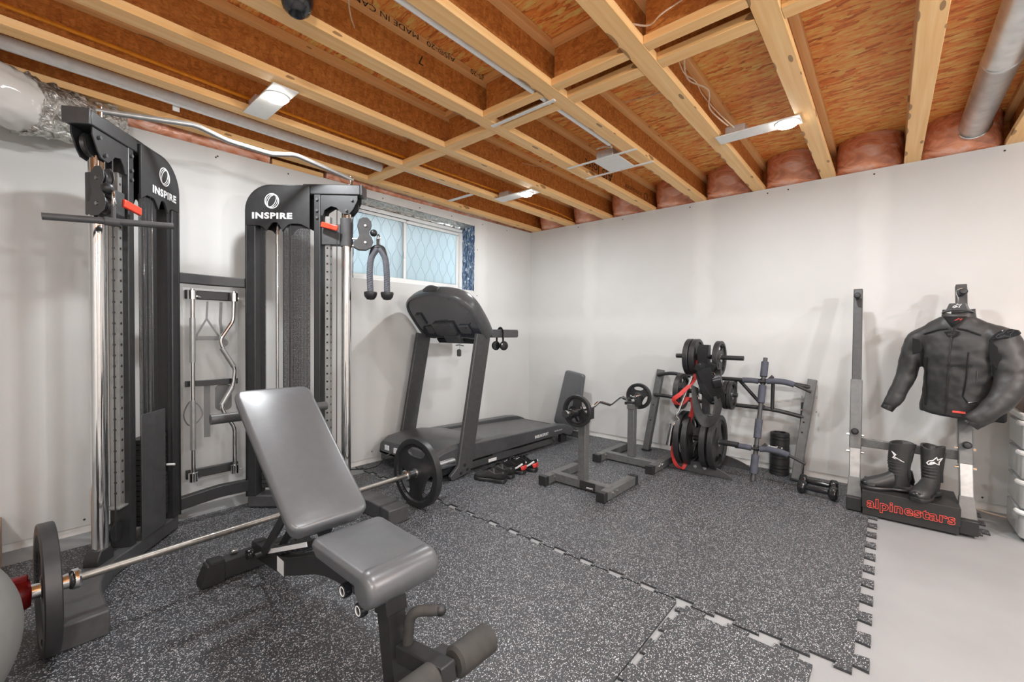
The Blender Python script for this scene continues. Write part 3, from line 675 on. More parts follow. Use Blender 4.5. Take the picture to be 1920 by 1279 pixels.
# galvanised round duct
t = thing('round_duct', 'round galvanised duct between joists near the right edge', 'duct', (-1.5, -3.80, 2.54))
g = G(); g.lathe([(0.074, 0), (0.074, 0.9), (0.077, 0.905), (0.077, 0.935), (0.073, 0.94), (0.073, 6.0)], (-0.10, -3.80, 2.535), (-1, 0, 0), 40); g.build('duct_pipe', 'galvanised', t)
g = G(); g.tube([(-0.10, -3.80+0.079*math.cos(a*PI/20), 2.535+0.079*math.sin(a*PI/20)) for a in range(40)], 0.005, 8, closed=True); g.build('duct_collar', 'chrome', t)
# insulated flexible duct in the left corner
path = spline([(-5.6, -0.62, 2.30), (-4.75, -0.46, 2.27), (-4.40, -0.34, 2.235), (-4.20, -0.22, 2.235), (-4.02, -0.13, 2.265), (-3.86, -0.06, 2.31)], 10)
def ductskin(path, r0, r1, seed, amp):
    g = G(); n = 56; rings = []
    for i, p in enumerate(path):
        t_ = (path[min(i+1, len(path)-1)]-path[max(i-1, 0)]).normalized(); u = V((0, 0, 1)); u = (u-t_*u.dot(t_)).normalized(); w_ = t_.cross(u)
        rr = r0+(r1-r0)*i/(len(path)-1); ring = []
        for k in range(n):
            a = 2*PI*k/n; q = p+(u*math.cos(a)+w_*math.sin(a))*rr
            d = mnoise.noise(q*16+V((seed, 0, 0)))*amp + abs(mnoise.noise(q*34))*amp*1.4 + abs(mnoise.noise(q*75))*amp*0.7
            q = p+(u*math.cos(a)+w_*math.sin(a))*(rr+d); q.y = min(q.y, -0.004); q.z = min(q.z, 2.398 if q.y > -0.62 else 2.398)
            ring.append(q)
        rings.append(ring)
    g.loft(rings); return g
t = thing('flexible_duct', 'foil and plastic covered flexible duct in the upper left corner', 'duct', (-4.4, -0.35, 2.25))
n1 = 30
ductskin(path[:n1], 0.155, 0.13, 2, 0.012).build('plastic_sleeve', translucent('clear_sleeve', (0.80, 0.77, 0.73, 1), 0.12, 0.2, 0.0), t, ang=80)
ductskin(path[n1-1:], 0.13, 0.085, 5, 0.022).build('foil_sleeve', 'foil', t, ang=50)
# ------------------------------------------------------------ interlocking rubber mats
def teeth(a, b, side, pitch=0.162, depth=0.055, phase=0.0, gap=0.0):
    """points along edge a->b with dovetail teeth pointing to 'side' (+1 outward = right-hand normal)"""
    a, b = V(a), V(b); d = (b-a); L = d.length; d.normalize(); nrm = V((d.y, -d.x))*side
    out = []; s = phase
    while s < L-0.01:
        w0 = pitch*0.42
        if s > 0.005 and s+w0 < L-0.005:
            out += [a+d*s, a+d*(s-0.006)+nrm*depth, a+d*(s+w0+0.006)+nrm*depth, a+d*(s+w0)]
        s += pitch
    return [a] + out + [b]
def tile(name_label, x0, x1, y0, y1, edges, rot=0.0, z=0.0098):
    """edges: dict side -> (phase, depth) ; side in 'l','r','b','t' (x0, x1, y0, y1)"""
    P = {'b': ((x0, y0), (x1, y0)), 'r': ((x1, y0), (x1, y1)), 't': ((x1, y1), (x0, y1)), 'l': ((x0, y1), (x0, y0))}
    poly = []
    for k in 'brtl':
        a, b = P[k]; pts = teeth(a, b, 1, phase=edges[k][0], depth=edges[k][1]) if k in edges else [V(a), V(b)]
        poly += pts[:-1]
    if rot:
        c = V(P['t'][0]); poly = [c + Matrix.Rotation(rot, 2) @ (p-c) for p in poly]
    g = G(); g.prism([(p.x, p.y) for p in poly], (0, 0, -0.010), (1, 0, 0), (0, 1, 0), (0, 0, z))
    o = g.build('rubber_mat', 'mat', None, org=((x0+x1)/2, (y0+y1)/2, 0))
    return tag(o, name_label, 'floor mat', 'interlocking floor mats')
tile('speckled black rubber mat, middle one with toothed edge against the bare concrete', -2.372, -0.567, -3.330, -1.532, {'b': (0.05, 0.045), 'l': (0.06, -0.030)})
tile('speckled black rubber mat under the treadmill and trainers', -2.372, -0.567, -1.530, -0.030, {'l': (0.06, -0.030)})
tile('speckled black rubber mat under the tall uprights and boot box', -0.565, -0.012, -3.840, -2.102, {'b': (0.05, 0.035)})
tile('speckled black rubber mat in the far corner by the long wall', -0.565, -0.012, -2.100, -0.030, {})
tile('speckled black rubber mat under the incline bench', -4.30, -2.384, -2.738, -1.212, {'r': (0.014, 0.018)})
tile('speckled black rubber mat under the cable machine', -4.30, -2.384, -1.210, -0.215, {'r': (0.014, 0.018)})
tile('speckled black rubber mat at the lower edge, left of the open gap', -4.30, -2.41, -3.225, -2.752, {'r': (0.05, 0.03), 't': (0.03, -0.022)}, rot=R(-1.2))
# ------------------------------------------------------------ cable machine
def tower(side):
    if side > 0: O = V((-3.235, -0.275, 0)); U = V((0.677, -0.736, 0)); Lp, Ls = 0.40, 0.61
    else: O = V((-3.678, -0.300, 0)); U = V((-0.62, -0.785, 0)); Lp, Ls = 0.325, 0.515
    U.normalize(); Nn = V((-U.y*side, U.x*side, 0))*-1   # faces the user
    if Nn.y > 0: Nn = -Nn
    P = lambda s, n, z: O + U*s + Nn*n + V((0, 0, z))
    return O, U, Nn, Lp, Ls, P
gym = thing('cable_machine', 'tall black twin-tower cable machine standing against the window wall', 'cable machine', (-3.42, -0.6, 0))
TOP = 2.09; Z = V((0, 0, 1))
for side in (-1, 1):
    O, U, Nn, Lp, Ls, P = tower(side)
    tw = 0.055
    # shroud: outer panels with rounded inner top corner
    r = 0.16
    out = [(0.0, 0.07), (0.0, TOP-0.02-r)] + [(r-r*math.cos(R(a)), TOP-0.02-r+r*math.sin(R(a))) for a in range(10, 91, 10)] + [(Lp, TOP-0.02), (Lp, TOP-0.27)]
    # lower scalloped edge of the head panel
    sc = [(Lp, TOP-0.29), (Lp*0.86, TOP-0.262), (Lp*0.70, TOP-0.262), (Lp*0.62, TOP-0.285), (Lp*0.57, TOP-0.31), (Lp*0.53, TOP-0.275), (Lp*0.49, TOP-0.255), (Lp*0.42, TOP-0.255), (Lp*0.37, TOP-0.275), (Lp*0.32, TOP-0.31), (Lp*0.27, TOP-0.285), (Lp*0.2, TOP-0.275), (0.0, TOP-0.275)]
    sc = [sc[0]]+[(p.x, p.y) for p in spline([V((u_, z_, 0)) for u_, z_ in sc[1:4]], 4)]+[(p.x, p.y) for p in spline([V((u_, z_, 0)) for u_, z_ in sc[4:10]], 4)]+[(p.x, p.y) for p in spline([V((u_, z_, 0)) for u_, z_ in sc[9:12]], 4)][1:]+[sc[-1]]
    head = [(0.0, TOP-0.02-r)] + [(r-r*math.cos(R(a)), TOP-0.02-r+r*math.sin(R(a))) for a in range(10, 91, 10)] + [(Lp, TOP-0.02)] + sc
    G().prism(head, P(0, tw, 0), U, Z, Nn*0.010).build('head_panel', 'black_metal', gym, bev=0.001)
    G().prism(head, P(0, -tw, 0), U, Z, Nn*-0.010).build('rear_head_panel', 'black_metal', gym, bev=0.001)
    # rounded wrap-around spine (inner upright)
    g = G(); inner = [(0.0, 0.08), (0.0, TOP-0.02-r)] + [(r-r*math.cos(R(a)), TOP-0.02-r+r*math.sin(R(a))) for a in range(10, 91, 10)] + [(Lp, TOP-0.02)]
    for a, b in zip(inner[:-1], inner[1:]):
        p, q = P(a[0]-0.004, 0, a[1]), P(b[0]-0.004, 0, b[1]); g.prism([(0, -tw), (0, tw)], p, Z*0+V((0, 0, 1)), Nn, q-p) if False else None
        g.add([P(a[0], -tw-0.01, a[1]), P(a[0], tw+0.01, a[1]), P(b[0], tw+0.01, b[1]), P(b[0], -tw-0.01, b[1])], [(0, 1, 2, 3)])
    g.build('spine_cover', 'black_metal', gym, solid=0.008, ang=50)
    G().box(0, 0.058, -tw, tw+0.006, 0.08, TOP-0.27, Matrix.Translation(O) @ Matrix((U, Nn, Z)).transposed().to_4x4()).build('inner_upright', 'black_metal', gym, bev=0.006)
    MB = Matrix.Translation(O) @ Matrix((U, Nn, Z)).transposed().to_4x4()
    G().box(Lp+0.018, Lp+0.060, -0.045, 0.045, 0.08, TOP-0.03, MB).build('main_upright', 'black_metal', gym, bev=0.005)
    # screens over the stack with a slot in the middle
    s0, s1 = 0.10*Lp/0.4, 0.20*Lp/0.4
    G().box(0.088*Lp/0.4, 0.120*Lp/0.4, tw-0.004, tw, 0.36, TOP-0.275, MB).build('side_screen', 'screen', gym)
    G().box(0.232*Lp/0.4, Lp, tw-0.004, tw, 0.12, TOP-0.27, MB).build('front_screen', 'screen', gym)
    if side < 0: G().box(0.16*Lp/0.4, Lp, tw, tw+0.004, 0.085, 0.72, MB).build('stack_cover', 'dark_metal', gym, bev=0.002)
    # guide rods, weight stack
    for s in (0.165, 0.245): G().cyl(P(s*Lp/0.4, 0, 0.12), P(s*Lp/0.4, 0, TOP-0.10), 0.0095, n=16).build('guide_rod', 'chrome', gym)
    for k in range(17):
        G().box(0.085, 0.325*Lp/0.4, -0.045, 0.045, 0.13+0.0265*k, 0.13+0.0265*k+0.024, MB).build('stack_plate', 'stack', gym, bev=0.002)
    G().cyl(P(0.205*Lp/0.4, 0.0, 0.58), P(0.205*Lp/0.4, 0, TOP-0.12), 0.004, n=8).build('lift_cable', 'rubber', gym)
    G().cyl(P(0.095, 0.046, 0.40), P(0.095, 0.085, 0.40), 0.006, n=10).build('selector_pin', 'white', gym)
    # perforated adjustment rail
    sr = Ls-0.115
    g = G().box(sr-0.014, sr+0.016, -0.02, 0.020, 0.30, TOP-0.20, MB); g.build('adjustment_rail', 'silver_paint', gym, bev=0.003)
    g = G()
    for k in range(30):
        z = 0.36+0.051*k
        g.cyl(P(sr, 0.0185, z), P(sr, 0.0205, z), 0.0065, n=10); g.cyl(P(sr+0.0145, 0.0, z), P(sr+0.0165, 0, z), 0.0065, n=10); g.cyl(P(sr-0.0145, 0.0, z), P(sr-0.0155, 0, z), 0.0065, n=10)
    o = g.build('rail_holes', 'black_ink', gym)
    G().box(sr-0.03, sr+0.05, -0.03, 0.035, 0.292, 0.30, MB).build('rail_bracket', 'silver_paint', gym, bev=0.001)
    # chrome column
    G().cyl(P(Ls, 0, 0.14), P(Ls, 0, TOP-0.17), 0.030, n=32).build('chrome_column', 'chrome', gym)
    g = G().cyl(P(Ls-0.05, 0.03, 0.16), P(Ls-0.05, 0.03, TOP-0.1), 0.003, n=8); g.build('pull_cable', 'rubber', gym)
    # top arm
    g = G().beam(P(Lp-0.05, 0, TOP-0.035), P(Ls+0.105, 0, TOP-0.035), 0.10, 0.066); g.build('top_arm', 'black_metal', gym, bev=0.006)
    G().beam(P(Ls+0.105, 0, TOP-0.035), P(Ls+0.116, 0, TOP-0.035), 0.102, 0.068).build('arm_cap', 'plastic_dark', gym, bev=0.003)
    # side plates under the arm (scalloped)
    gus = [(Lp+0.06, TOP-0.068), (Ls+0.085, TOP-0.068), (Ls+0.085, TOP-0.10), (Ls+0.055, TOP-0.16), (Ls+0.035, TOP-0.185), (Ls-0.005, TOP-0.19), (Ls-0.03, TOP-0.17), (Ls-0.05, TOP-0.148), (Ls-0.085, TOP-0.14), (Lp+0.085, TOP-0.165), (Lp+0.075, TOP-0.20), (Lp+0.06, TOP-0.20)]
    for nn in (-0.042, 0.036): G().prism(gus, P(0, nn, 0), U, Z, Nn*0.006).build('arm_gusset', 'black_metal', gym, bev=0.001)
    g = G()
    for s, z in ((Ls+0.05, TOP-0.10), (Ls+0.015, TOP-0.165), ): g.cyl(P(s, 0.042, z), P(s, 0.052, z), 0.008, n=12)
    for z in (TOP-0.10, TOP-0.17, TOP-0.215): g.cyl(P(Lp+0.04, 0.045, z), P(Lp+0.04, 0.054, z), 0.008, n=12)
    g.build('bolt', 'dark_metal', gym)
    g = G().lathe([(0.0, -0.012), (0.05, -0.012), (0.044, 0), (0.05, 0.012), (0.0, 0.012)], P(Ls+0.03, 0, TOP-0.13), Nn, 28); g.build('top_pulley', 'rubber', gym)
    # sliding carriage with red lever
    cz = TOP-(0.30 if side > 0 else 0.34)
    G().cyl(P(Ls, 0, cz-0.09), P(Ls, 0, cz+0.09), 0.038, n=28).build('carriage_sleeve', 'dark_metal', gym)
    G().box(Ls-0.15, Ls-0.03, -0.026, 0.030, cz-0.085, cz+0.05, MB).build('carriage_block', 'dark_metal', gym, bev=0.005)
    lev = G().beam(P(Ls-0.14, 0.055, cz+0.04), P(Ls-0.03, 0.070, cz+0.012), 0.016, 0.036) if side > 0 else G().beam(P(Ls-0.15, 0.085, cz-0.03), P(Ls-0.03, 0.085, cz-0.02), 0.016, 0.040); lv = lev.build('lock_lever', 'red', gym, bev=0.006)
    # swivelling double pulley
    pd = V((0.89, -0.46, 0)).normalized() if side > 0 else V((0.42, -0.90, 0)).normalized()
    ax = pd.cross(Z).normalized(); c0 = P(Ls, 0, cz) + pd*0.045
    if side < 0: c0 = P(Ls, 0, cz)+V((-0.018, -0.022, 0))
    prof = []
    for a in range(-60, 241, 20): prof.append((0.075+0.046*math.cos(R(a)), 0.045+0.048*math.sin(R(a))))
    outl = [(0.0, -0.09), (0.03, -0.105), (0.075, -0.105), (0.110, -0.085), (0.122, -0.05), (0.112, -0.02), (0.096, 0.0), (0.098, 0.03), (0.112, 0.055), (0.108, 0.085), (0.085, 0.108), (0.055, 0.108), (0.03, 0.09), (0.022, 0.055), (0.03, 0.02), (0.035, -0.01), (0.02, -0.04), (0.0, -0.05)]
    for k in (-0.021, 0.017): G().prism(outl, c0+ax*k, pd, Z, ax*0.004).build('pulley_side_plate', 'dark_metal', gym, bev=0.001)
    for z in (0.055, -0.055):
        G().lathe([(0.0, -0.011), (0.040, -0.011), (0.034, 0), (0.040, 0.011), (0.0, 0.011)], c0+pd*0.07+Z*z, ax, 28).build('pulley_wheel', 'rubber', gym)
    g = G()
    for z in (0.055, -0.055): g.cyl(c0+pd*0.07+Z*z-ax*0.027, c0+pd*0.07+Z*z+ax*0.027, 0.008, n=10)
    g.build('axle_bolt', 'steel', gym)
    g = G()
    for z in (-0.08, -0.035): g.beam(P(Ls, 0, cz+z), c0+pd*0.04+Z*z, 0.03, 0.008)
    g.build('swivel_bracket', 'steel', gym)
    hook = c0+pd*(0.125 if side > 0 else 0.10)+Z*0.015
    G().sphere(hook, 0.024, 20, 12).build('cable_stopper', 'rubber', gym)
    # foot
    f0 = P(Lp+0.02, 0, 0); f1 = P(Ls+0.03, 0, 0)
    end = V((-4.085, -1.215, 0)) if side < 0 else V((-2.745, -1.215, 0))
    pts = spline([P(0.0, 0, 0.045), P(Lp*0.5, 0, 0.045), P(Lp+0.05, 0, 0.045), f1+V((0, 0, 0.045)), end+V((0.0, 0.26, 0.045)), end+V((0, 0, 0.045))], 7)
    g = G().tube(pts, 0.5, 4, flat=(0.075, 0.11), up=(0, 0, 1), rs=[0.5]*15+[0.5+0.12*min(1, i/14) for i in range(len(pts)-15)]); g.build('foot', 'dark_metal', gym, bev=0.006)
    G().lathe([(0.0, -0.012), (0.045, -0.012), (0.038, 0), (0.045, 0.012), (0.0, 0.012)], P(Ls-0.09, 0.0, 0.18), Nn, 28).build('low_pulley', 'rubber', gym)
    G().prism([(-0.05, 0), (0.05, 0), (0.05, 0.03), (0.03, 0.065), (-0.03, 0.065), (-0.05, 0.03)], P(Ls+0.01, -0.03, 0.083), U, Z, Nn*0.06).build('column_clamp', 'black_metal', gym, bev=0.004)
    # emblem
    if side > 0: lc = 0.165
    else: lc = 0.135
    UU = U if side > 0 else -U
    o = P(lc, tw+0.0105, TOP-0.215); hz = 0.036
    lettering('INSPIRE', o, UU, Z, 0.036, 'white_ink', gym, bold=0.042, sx=(1.32 if side > 0 else 1.08), ext=0.001, spacing=1.12)
    o2 = P(lc, tw+0.0105, TOP-0.120)
    for rx, ry, ti, wd in ((0.043, 0.046, 0, 0.0045), (0.022, 0.042, -28, 0.0035), (0.033, 0.043, -28, 0.0025)):
        pts2 = []
        for k in range(40):
            a = 2*PI*k/40; x, y = rx*math.cos(a), ry*math.sin(a); c, s_ = math.cos(R(ti)), math.sin(R(ti)); pts2.append((x*c-y*s_, x*s_+y*c))
        ribbon(pts2, o2, UU, Z, wd, 'white_ink', gym, 'emblem')
# cross members
g = G()
pts = spline([(-3.665, -0.30, 1.45), (-3.50, -0.27, 1.45), (-3.42, -0.265, 1.45), (-3.34, -0.27, 1.45), (-3.25, -0.285, 1.45)], 5)
G().tube(pts, 0.5, 4, flat=(0.06, 0.05), up=(0, 0, 1)).build('upper_crossbar', 'black_metal', gym, bev=0.004)
pts = spline([(-3.665, -0.30, 0.125), (-3.50, -0.315, 0.150), (-3.42, -0.325, 0.16), (-3.34, -0.315, 0.155), (-3.25, -0.29, 0.145)], 5)
G().tube(pts, 0.5, 4, flat=(0.07, 0.05), up=(0, 0, 1)).build('lower_crossbar', 'black_metal', gym, bev=0.004)
# pull-up bar over both towers
pu = bend([(-3.985, -0.70, 2.118), (-3.97, -0.66, 2.15), (-3.66, -0.68, 2.155), (-3.62, -0.695, 2.135), (-3.50, -0.70, 2.14), (-3.30, -0.695, 2.14), (-3.20, -0.69, 2.165), (-3.12, -0.69, 2.16), (-2.86, -0.68, 2.12), (-2.80, -0.67, 2.115)], 0.03)
Lo, Lu, Ln, _, Lls, LP = tower(-1); Ro, Ru, Rn, _, Rls, RP = tower(1)
a = LP(Lls-0.02, 0, 2.135); b = RP(Rls+0.03, 0, 2.135)
def L3(t_, dz=0, dy=0): return a.lerp(b, t_) + V((0, dy, dz))
pu = bend([L3(-0.01, 0.0), L3(0.30, 0.062), L3(0.42, 0.028), L3(0.60, 0.022), L3(0.71, 0.058), L3(1.01, 0.0)], 0.03)
pb = G().tube(pu, 0.0135, 16).build('pull_up_bar', 'silver_paint', gym)
g = G()
for P_, l in ((LP, Lls-0.02), (RP, Rls+0.03)): g.box(-0.03, 0.03, -0.03, 0.03, 0, 0.006, Matrix.Translation(P_(l, 0, TOP-0.002)))
for q in (a, b): g.cyl(q-Z*0.045, q+Z*0.02, 0.012, n=12)
g.build('pull_up_bar_clamp', 'chrome', gym, bev=0.002)

# ------------------------------------------------------------ accessory panel between the towers
px0, px1, py = -3.585, -3.285, -0.20
rack = thing('accessory_rack', 'frosted accessory rack with black clamp rails between the two towers', 'accessory rack', (-3.435, -0.2, 0.2))
G().box(px0+0.005, px1-0.005, py+0.02, py+0.024, 0.21, 1.405).build('frosted_panel', 'panel', rack)
for z0 in (1.335, 0.235): G().box(px0+0.01, px1-0.01, py-0.01, py+0.012, z0, z0+0.055).build('clamp_rail', 'black_metal', rack, bev=0.004)
G().box(px0+0.01, px1-0.01, py-0.004, py+0.010, 0.80, 0.835).build('middle_rail', 'black_metal', rack, bev=0.002)
for x in (-3.545, -3.325):
    for z0 in (1.34, 0.235):
        g = G().cyl((x, py-0.038, z0-0.008), (x, py-0.038, z0+0.045), 0.0245, n=20); g.tube([(x+0.045, py-0.03, z0+0.01), (x+0.02, py-0.055, z0+0.012)], 0.005, 8); g.build('clamp', 'chrome', rack)
t = thing('straight_bar', 'straight chrome bar with knurled grips held upright in the accessory rack', 'lat bar', (-3.545, py-0.038, 0.22))
G().cyl((-3.545, py-0.038, 0.225), (-3.545, py-0.038, 1.395), 0.0125, n=20).build('shaft', 'chrome', t)
for z0, z1 in ((0.42, 0.72), (0.95, 1.22)): G().cyl((-3.545, py-0.038, z0), (-3.545, py-0.038, z1), 0.0155, n=20).build('knurled_grip', 'silver_paint', t)
t = thing('curl_bar', 'zigzag chrome curl bar held upright in the accessory rack', 'curl bar', (-3.325, py-0.038, 0.22))
zz = bend([(-3.325, py-0.038, 0.225), (-3.325, py-0.038, 0.52), (-3.385, py-0.038, 0.63), (-3.395, py-0.038, 0.66), (-3.33, py-0.038, 0.80), (-3.322, py-0.038, 0.90), (-3.395, py-0.038, 1.05), (-3.40, py-0.038, 1.09), (-3.33, py-0.038, 1.21), (-3.325, py-0.038, 1.395)], 0.025)
G().tube(zz, 0.0125, 16).build('shaft', 'chrome', t)
for i, (p, q) in enumerate((((-3.394, 0.675), (-3.336, 0.785)), ((-3.393, 1.035), (-3.328, 0.915)))):
    G().cyl((p[0], py-0.038, p[1]), (q[0], py-0.038, q[1]), 0.0155, n=16).build('knurled_grip', 'silver_paint', t)
# attachments hanging behind the frosted panel
hy = -0.12
t = thing('stirrup_handle', 'strap handle seen blurred behind the frosted panel, upper', 'handle', (-3.44, hy, 1.3)); g = G()
g.tube([(-3.44, hy, 1.33), (-3.445, hy, 1.22)], 0.006, 6); g.tube([(-3.445, hy, 1.22), (-3.505, hy, 1.10)], 0.006, 6); g.tube([(-3.445, hy, 1.22), (-3.375, hy, 1.10)], 0.006, 6); g.build('strap', 'fabric_black', t)
G().cyl((-3.515, hy, 1.095), (-3.37, hy, 1.095), 0.014, n=12).build('grip', 'rubber_matte', t)
t = thing('hanging_rope', 'rope end seen blurred behind the frosted panel beside the curl bar', 'rope', (-3.35, hy, 1.2)); G().tube([(-3.365, hy, 1.33), (-3.37, hy, 1.2), (-3.355, hy, 1.08)], 0.009, 8).build('rope', 'fabric_black', t); G().sphere((-3.352, hy, 1.065), 0.026).build('rope_end', 'rubber', t)
t = thing('long_strap', 'narrow black strap hanging behind the frosted panel', 'strap', (-3.445, hy, 0.6)); G().beam((-3.445, hy, 0.46), (-3.445, hy, 0.79), 0.034, 0.006, up=(0, 1, 0)).build('webbing', 'fabric_black', t); G().cyl((-3.445, hy, 0.79), (-3.445, hy, 0.83), 0.006, n=8).build('hook', 'steel', t)
t = thing('ankle_cuff', 'dark padded cuff hanging behind the frosted panel', 'cuff', (-3.36, hy, 0.7)); G().prism(rrect(-0.045, 0.045, -0.08, 0.09, 0.03), (-3.35, hy, 0.70), (1, 0, 0), (0, 0, 1), (0, 0.03, 0)).build('pad', 'fabric_black', t, bev=0.006); G().cyl((-3.35, hy+0.01, 0.78), (-3.35, hy+0.01, 0.83), 0.005, n=8).build('hook', 'steel', t)
t = thing('cable_loop', 'loose black cable loop hanging behind the frosted panel near the floor', 'cable', (-3.53, hy, 0.6))
g = G(); g.tube(spline([(-3.53, hy, 0.70), (-3.49, hy, 0.67), (-3.47, hy, 0.61), (-3.50, hy, 0.56), (-3.54, hy, 0.55), (-3.565, hy, 0.60), (-3.56, hy, 0.65)], 5, True), 0.004, 6, closed=True); g.tube([(-3.53, hy, 0.70), (-3.525, hy, 0.81)], 0.003, 6); g.build('loop', 'rubber', t)

# ------------------------------------------------------------ things clipped to the pulleys
def snap(c, parent, up=Z, h=0.075, w_=0.017, n=V((0, 1, 0))):
    pts = [V(c)+n*(w_*math.sin(a*PI/8))*1.0 + Z*(h/2*math.cos(a*PI/8)) for a in range(16)]
    G().tube(pts, 0.0042, 8, closed=True).build('snap_hook', 'chrome', parent)
# long straight bar on the left pulley
O, U, Nn, Lp, Ls, P = tower(-1); cz = TOP-0.34; pd = V((0.42, -0.90, 0)).normalized(); hk = P(Ls, 0, cz)+V((-0.018, -0.022, 0))+pd*0.135+Z*0.0
t = thing('lat_pulldown_bar', 'long straight black bar hanging level from the left tower pulley', 'pulldown bar', (hk.x, hk.y, 1.62))
snap(hk+Z*-0.035, t)
c = V((-3.962, hk.y, 1.615)); c.y = hk.y
G().cyl((hk.x, hk.y, 1.615), (hk.x, hk.y, hk.z-0.065), 0.009, n=10).build('swivel_eye', 'dark_metal', t)
G().cyl((hk.x-0.03, hk.y, 1.615), (hk.x+0.02, hk.y, 1.615), 0.019, n=16).build('hub', 'dark_metal', t)
hx = hk.x
LB = G().tube([(hk.x-0.212, hk.y, 1.597), (hk.x+0.208, hk.y, 1.637)], 0.0145, 16, up=(0, 0, 1)).build('bar', 'dark_metal', t)
# triceps rope on the right pulley
O, U, Nn, Lp, Ls, P = tower(1); cz = TOP-0.30; pd = V((0.89, -0.46, 0)).normalized(); hk = P(Ls, 0, cz)+pd*0.045+pd*0.125+Z*0.015
t = thing('triceps_rope', 'thick twisted rope with two rubber ends hanging from the right tower pulley', 'rope attachment', (hk.x, hk.y, 1.4))
hk = hk + pd*0.03; snap(hk-Z*0.045, t)
sd = V((0.75, -0.66, 0)).normalized()
def ropestrand(g, path, r, turns, strands=3):
    for k in range(strands):
        pts = []
        m = len(path)
        for i, p in enumerate(path):
            t_ = (path[min(i+1, m-1)]-path[max(i-1, 0)]).normalized(); u = V((0.66, 0.75, 0)); u = (u-t_*u.dot(t_)).normalized(); w_ = t_.cross(u)
            a = 2*PI*(turns*i/m + k/strands); pts.append(p+(u*math.cos(a)+w_*math.sin(a))*r*0.5)
        g.tube(pts, r*0.56, 8)
top = hk - Z*0.105
for sgn in (-1, 1):
    path = spline([top+sd*sgn*0.012, top+sd*sgn*0.045-Z*0.06, top+sd*sgn*(0.055)-Z*0.16, top+sd*sgn*(0.050 if sgn < 0 else 0.058)-Z*0.295], 30)
    g = G(); ropestrand(g, path, 0.0205, 10); g.build('rope', plain('grey_rope', srgb(100, 102, 110), 0.8), t)
    e = path[-1]
    G().lathe([(0.0, -0.045), (0.024, -0.040), (0.038, -0.022), (0.043, 0.0), (0.041, 0.010), (0.02, 0.014), (0.0, 0.014)], e-Z*0.002, (0, 0, 1), 28).build('rubber_end', 'rubber', t)
g = G(); g.tube(spline([top-sd*0.045-Z*0.05, top-sd*0.03+Z*0.0, top+Z*0.012, top+sd*0.03, top+sd*0.045-Z*0.05], 5), 0.018, 12); g.build('rope_collar', 'rubber', t)
G().prism(rrect(-0.012, 0.012, -0.03, 0.035, 0.01), top+Z*0.035, sd, Z, V((0.66, 0.75, 0))*0.006).build('collar_tab', 'rubber', t)
# ------------------------------------------------------------ weight plates
def plate_mesh(g, Rr, T, slots=True, Mx=None, hub=0.18, seg=96):
    """grip plate, axle along local X"""
    rr = [0.115, 0.20, 0.26, 0.45, 0.50, 0.58, 0.66, 0.735, 0.80, 0.84, 0.90, 0.985, 1.0]
    hz = [0.34, 0.34, 0.22, 0.20, 0.20, 0.20, 0.20, 0.20, 0.22, 0.46, 0.5, 0.47, 0.40]
    rr = [Rr*x for x in rr]
    rr[0] = 0.0255
    hw = R(36); cent = [R(90), R(210), R(330)]
    P = {}
    V0 = len(g.v)
    def slot(a):
        for c in cent:
            d = (a-c+PI) % (2*PI)-PI
            if abs(d) < hw: return d/hw
        return None
    # ring 4 is the inner slot edge, ring 7 the outer slot edge
    nodes = []
    for k in range(seg):
        a = 2*PI*k/seg; t = slot(a); row = []
        for i, r in enumerate(rr):
            x = r
            if t is not None and slots:
                inner = Rr*(0.735-0.285*math.sqrt(max(0, 1-abs(t)**2.6)))
                if i == 3: x = inner - Rr*0.035
                elif i == 4: x = inner
                elif i in (5, 6): x = inner + (rr[7]-inner)*(i-4)/3
            row.append((x, T*hz[i]))
        nodes.append((a, t, row))
    idx = {}
    for k, (a, t, row) in enumerate(nodes):
        for i, (x, h) in enumerate(row):
            for s in (0, 1):
                idx[(k, i, s)] = len(g.v); g.v.append(V((h if s else -h, x*math.cos(a), x*math.sin(a))))
    def hole(k, i):
        if not slots or i not in (4, 5, 6): return False
        return nodes[k][1] is not None and nodes[(k+1) % seg][1] is not None
    nr = len(rr)
    for k in range(seg):
        l = (k+1) % seg
        for i in range(nr-1):
            if hole(k, i):
                if i == 4: g.f.append((idx[(k, 4, 0)], idx[(l, 4, 0)], idx[(l, 4, 1)], idx[(k, 4, 1)]))
                if i == 6: g.f.append((idx[(k, 7, 0)], idx[(l, 7, 0)], idx[(l, 7, 1)], idx[(k, 7, 1)]))
                if not hole((k-1) % seg, i): g.f.append((idx[(k, i, 0)], idx[(k, i+1, 0)], idx[(k, i+1, 1)], idx[(k, i, 1)]))
                if not hole(l, i): g.f.append((idx[(l, i, 0)], idx[(l, i+1, 0)], idx[(l, i+1, 1)], idx[(l, i, 1)]))
                continue
            for s in (0, 1): g.f.append((idx[(k, i, s)], idx[(l, i, s)], idx[(l, i+1, s)], idx[(k, i+1, s)]))
        g.f.append((idx[(k, nr-1, 0)], idx[(l, nr-1, 0)], idx[(l, nr-1, 1)], idx[(k, nr-1, 1)]))
        g.f.append((idx[(k, 0, 0)], idx[(l, 0, 0)], idx[(l, 0, 1)], idx[(k, 0, 1)]))
    if Mx: g.xf(Mx, V0)
    return g
PLATE = {}
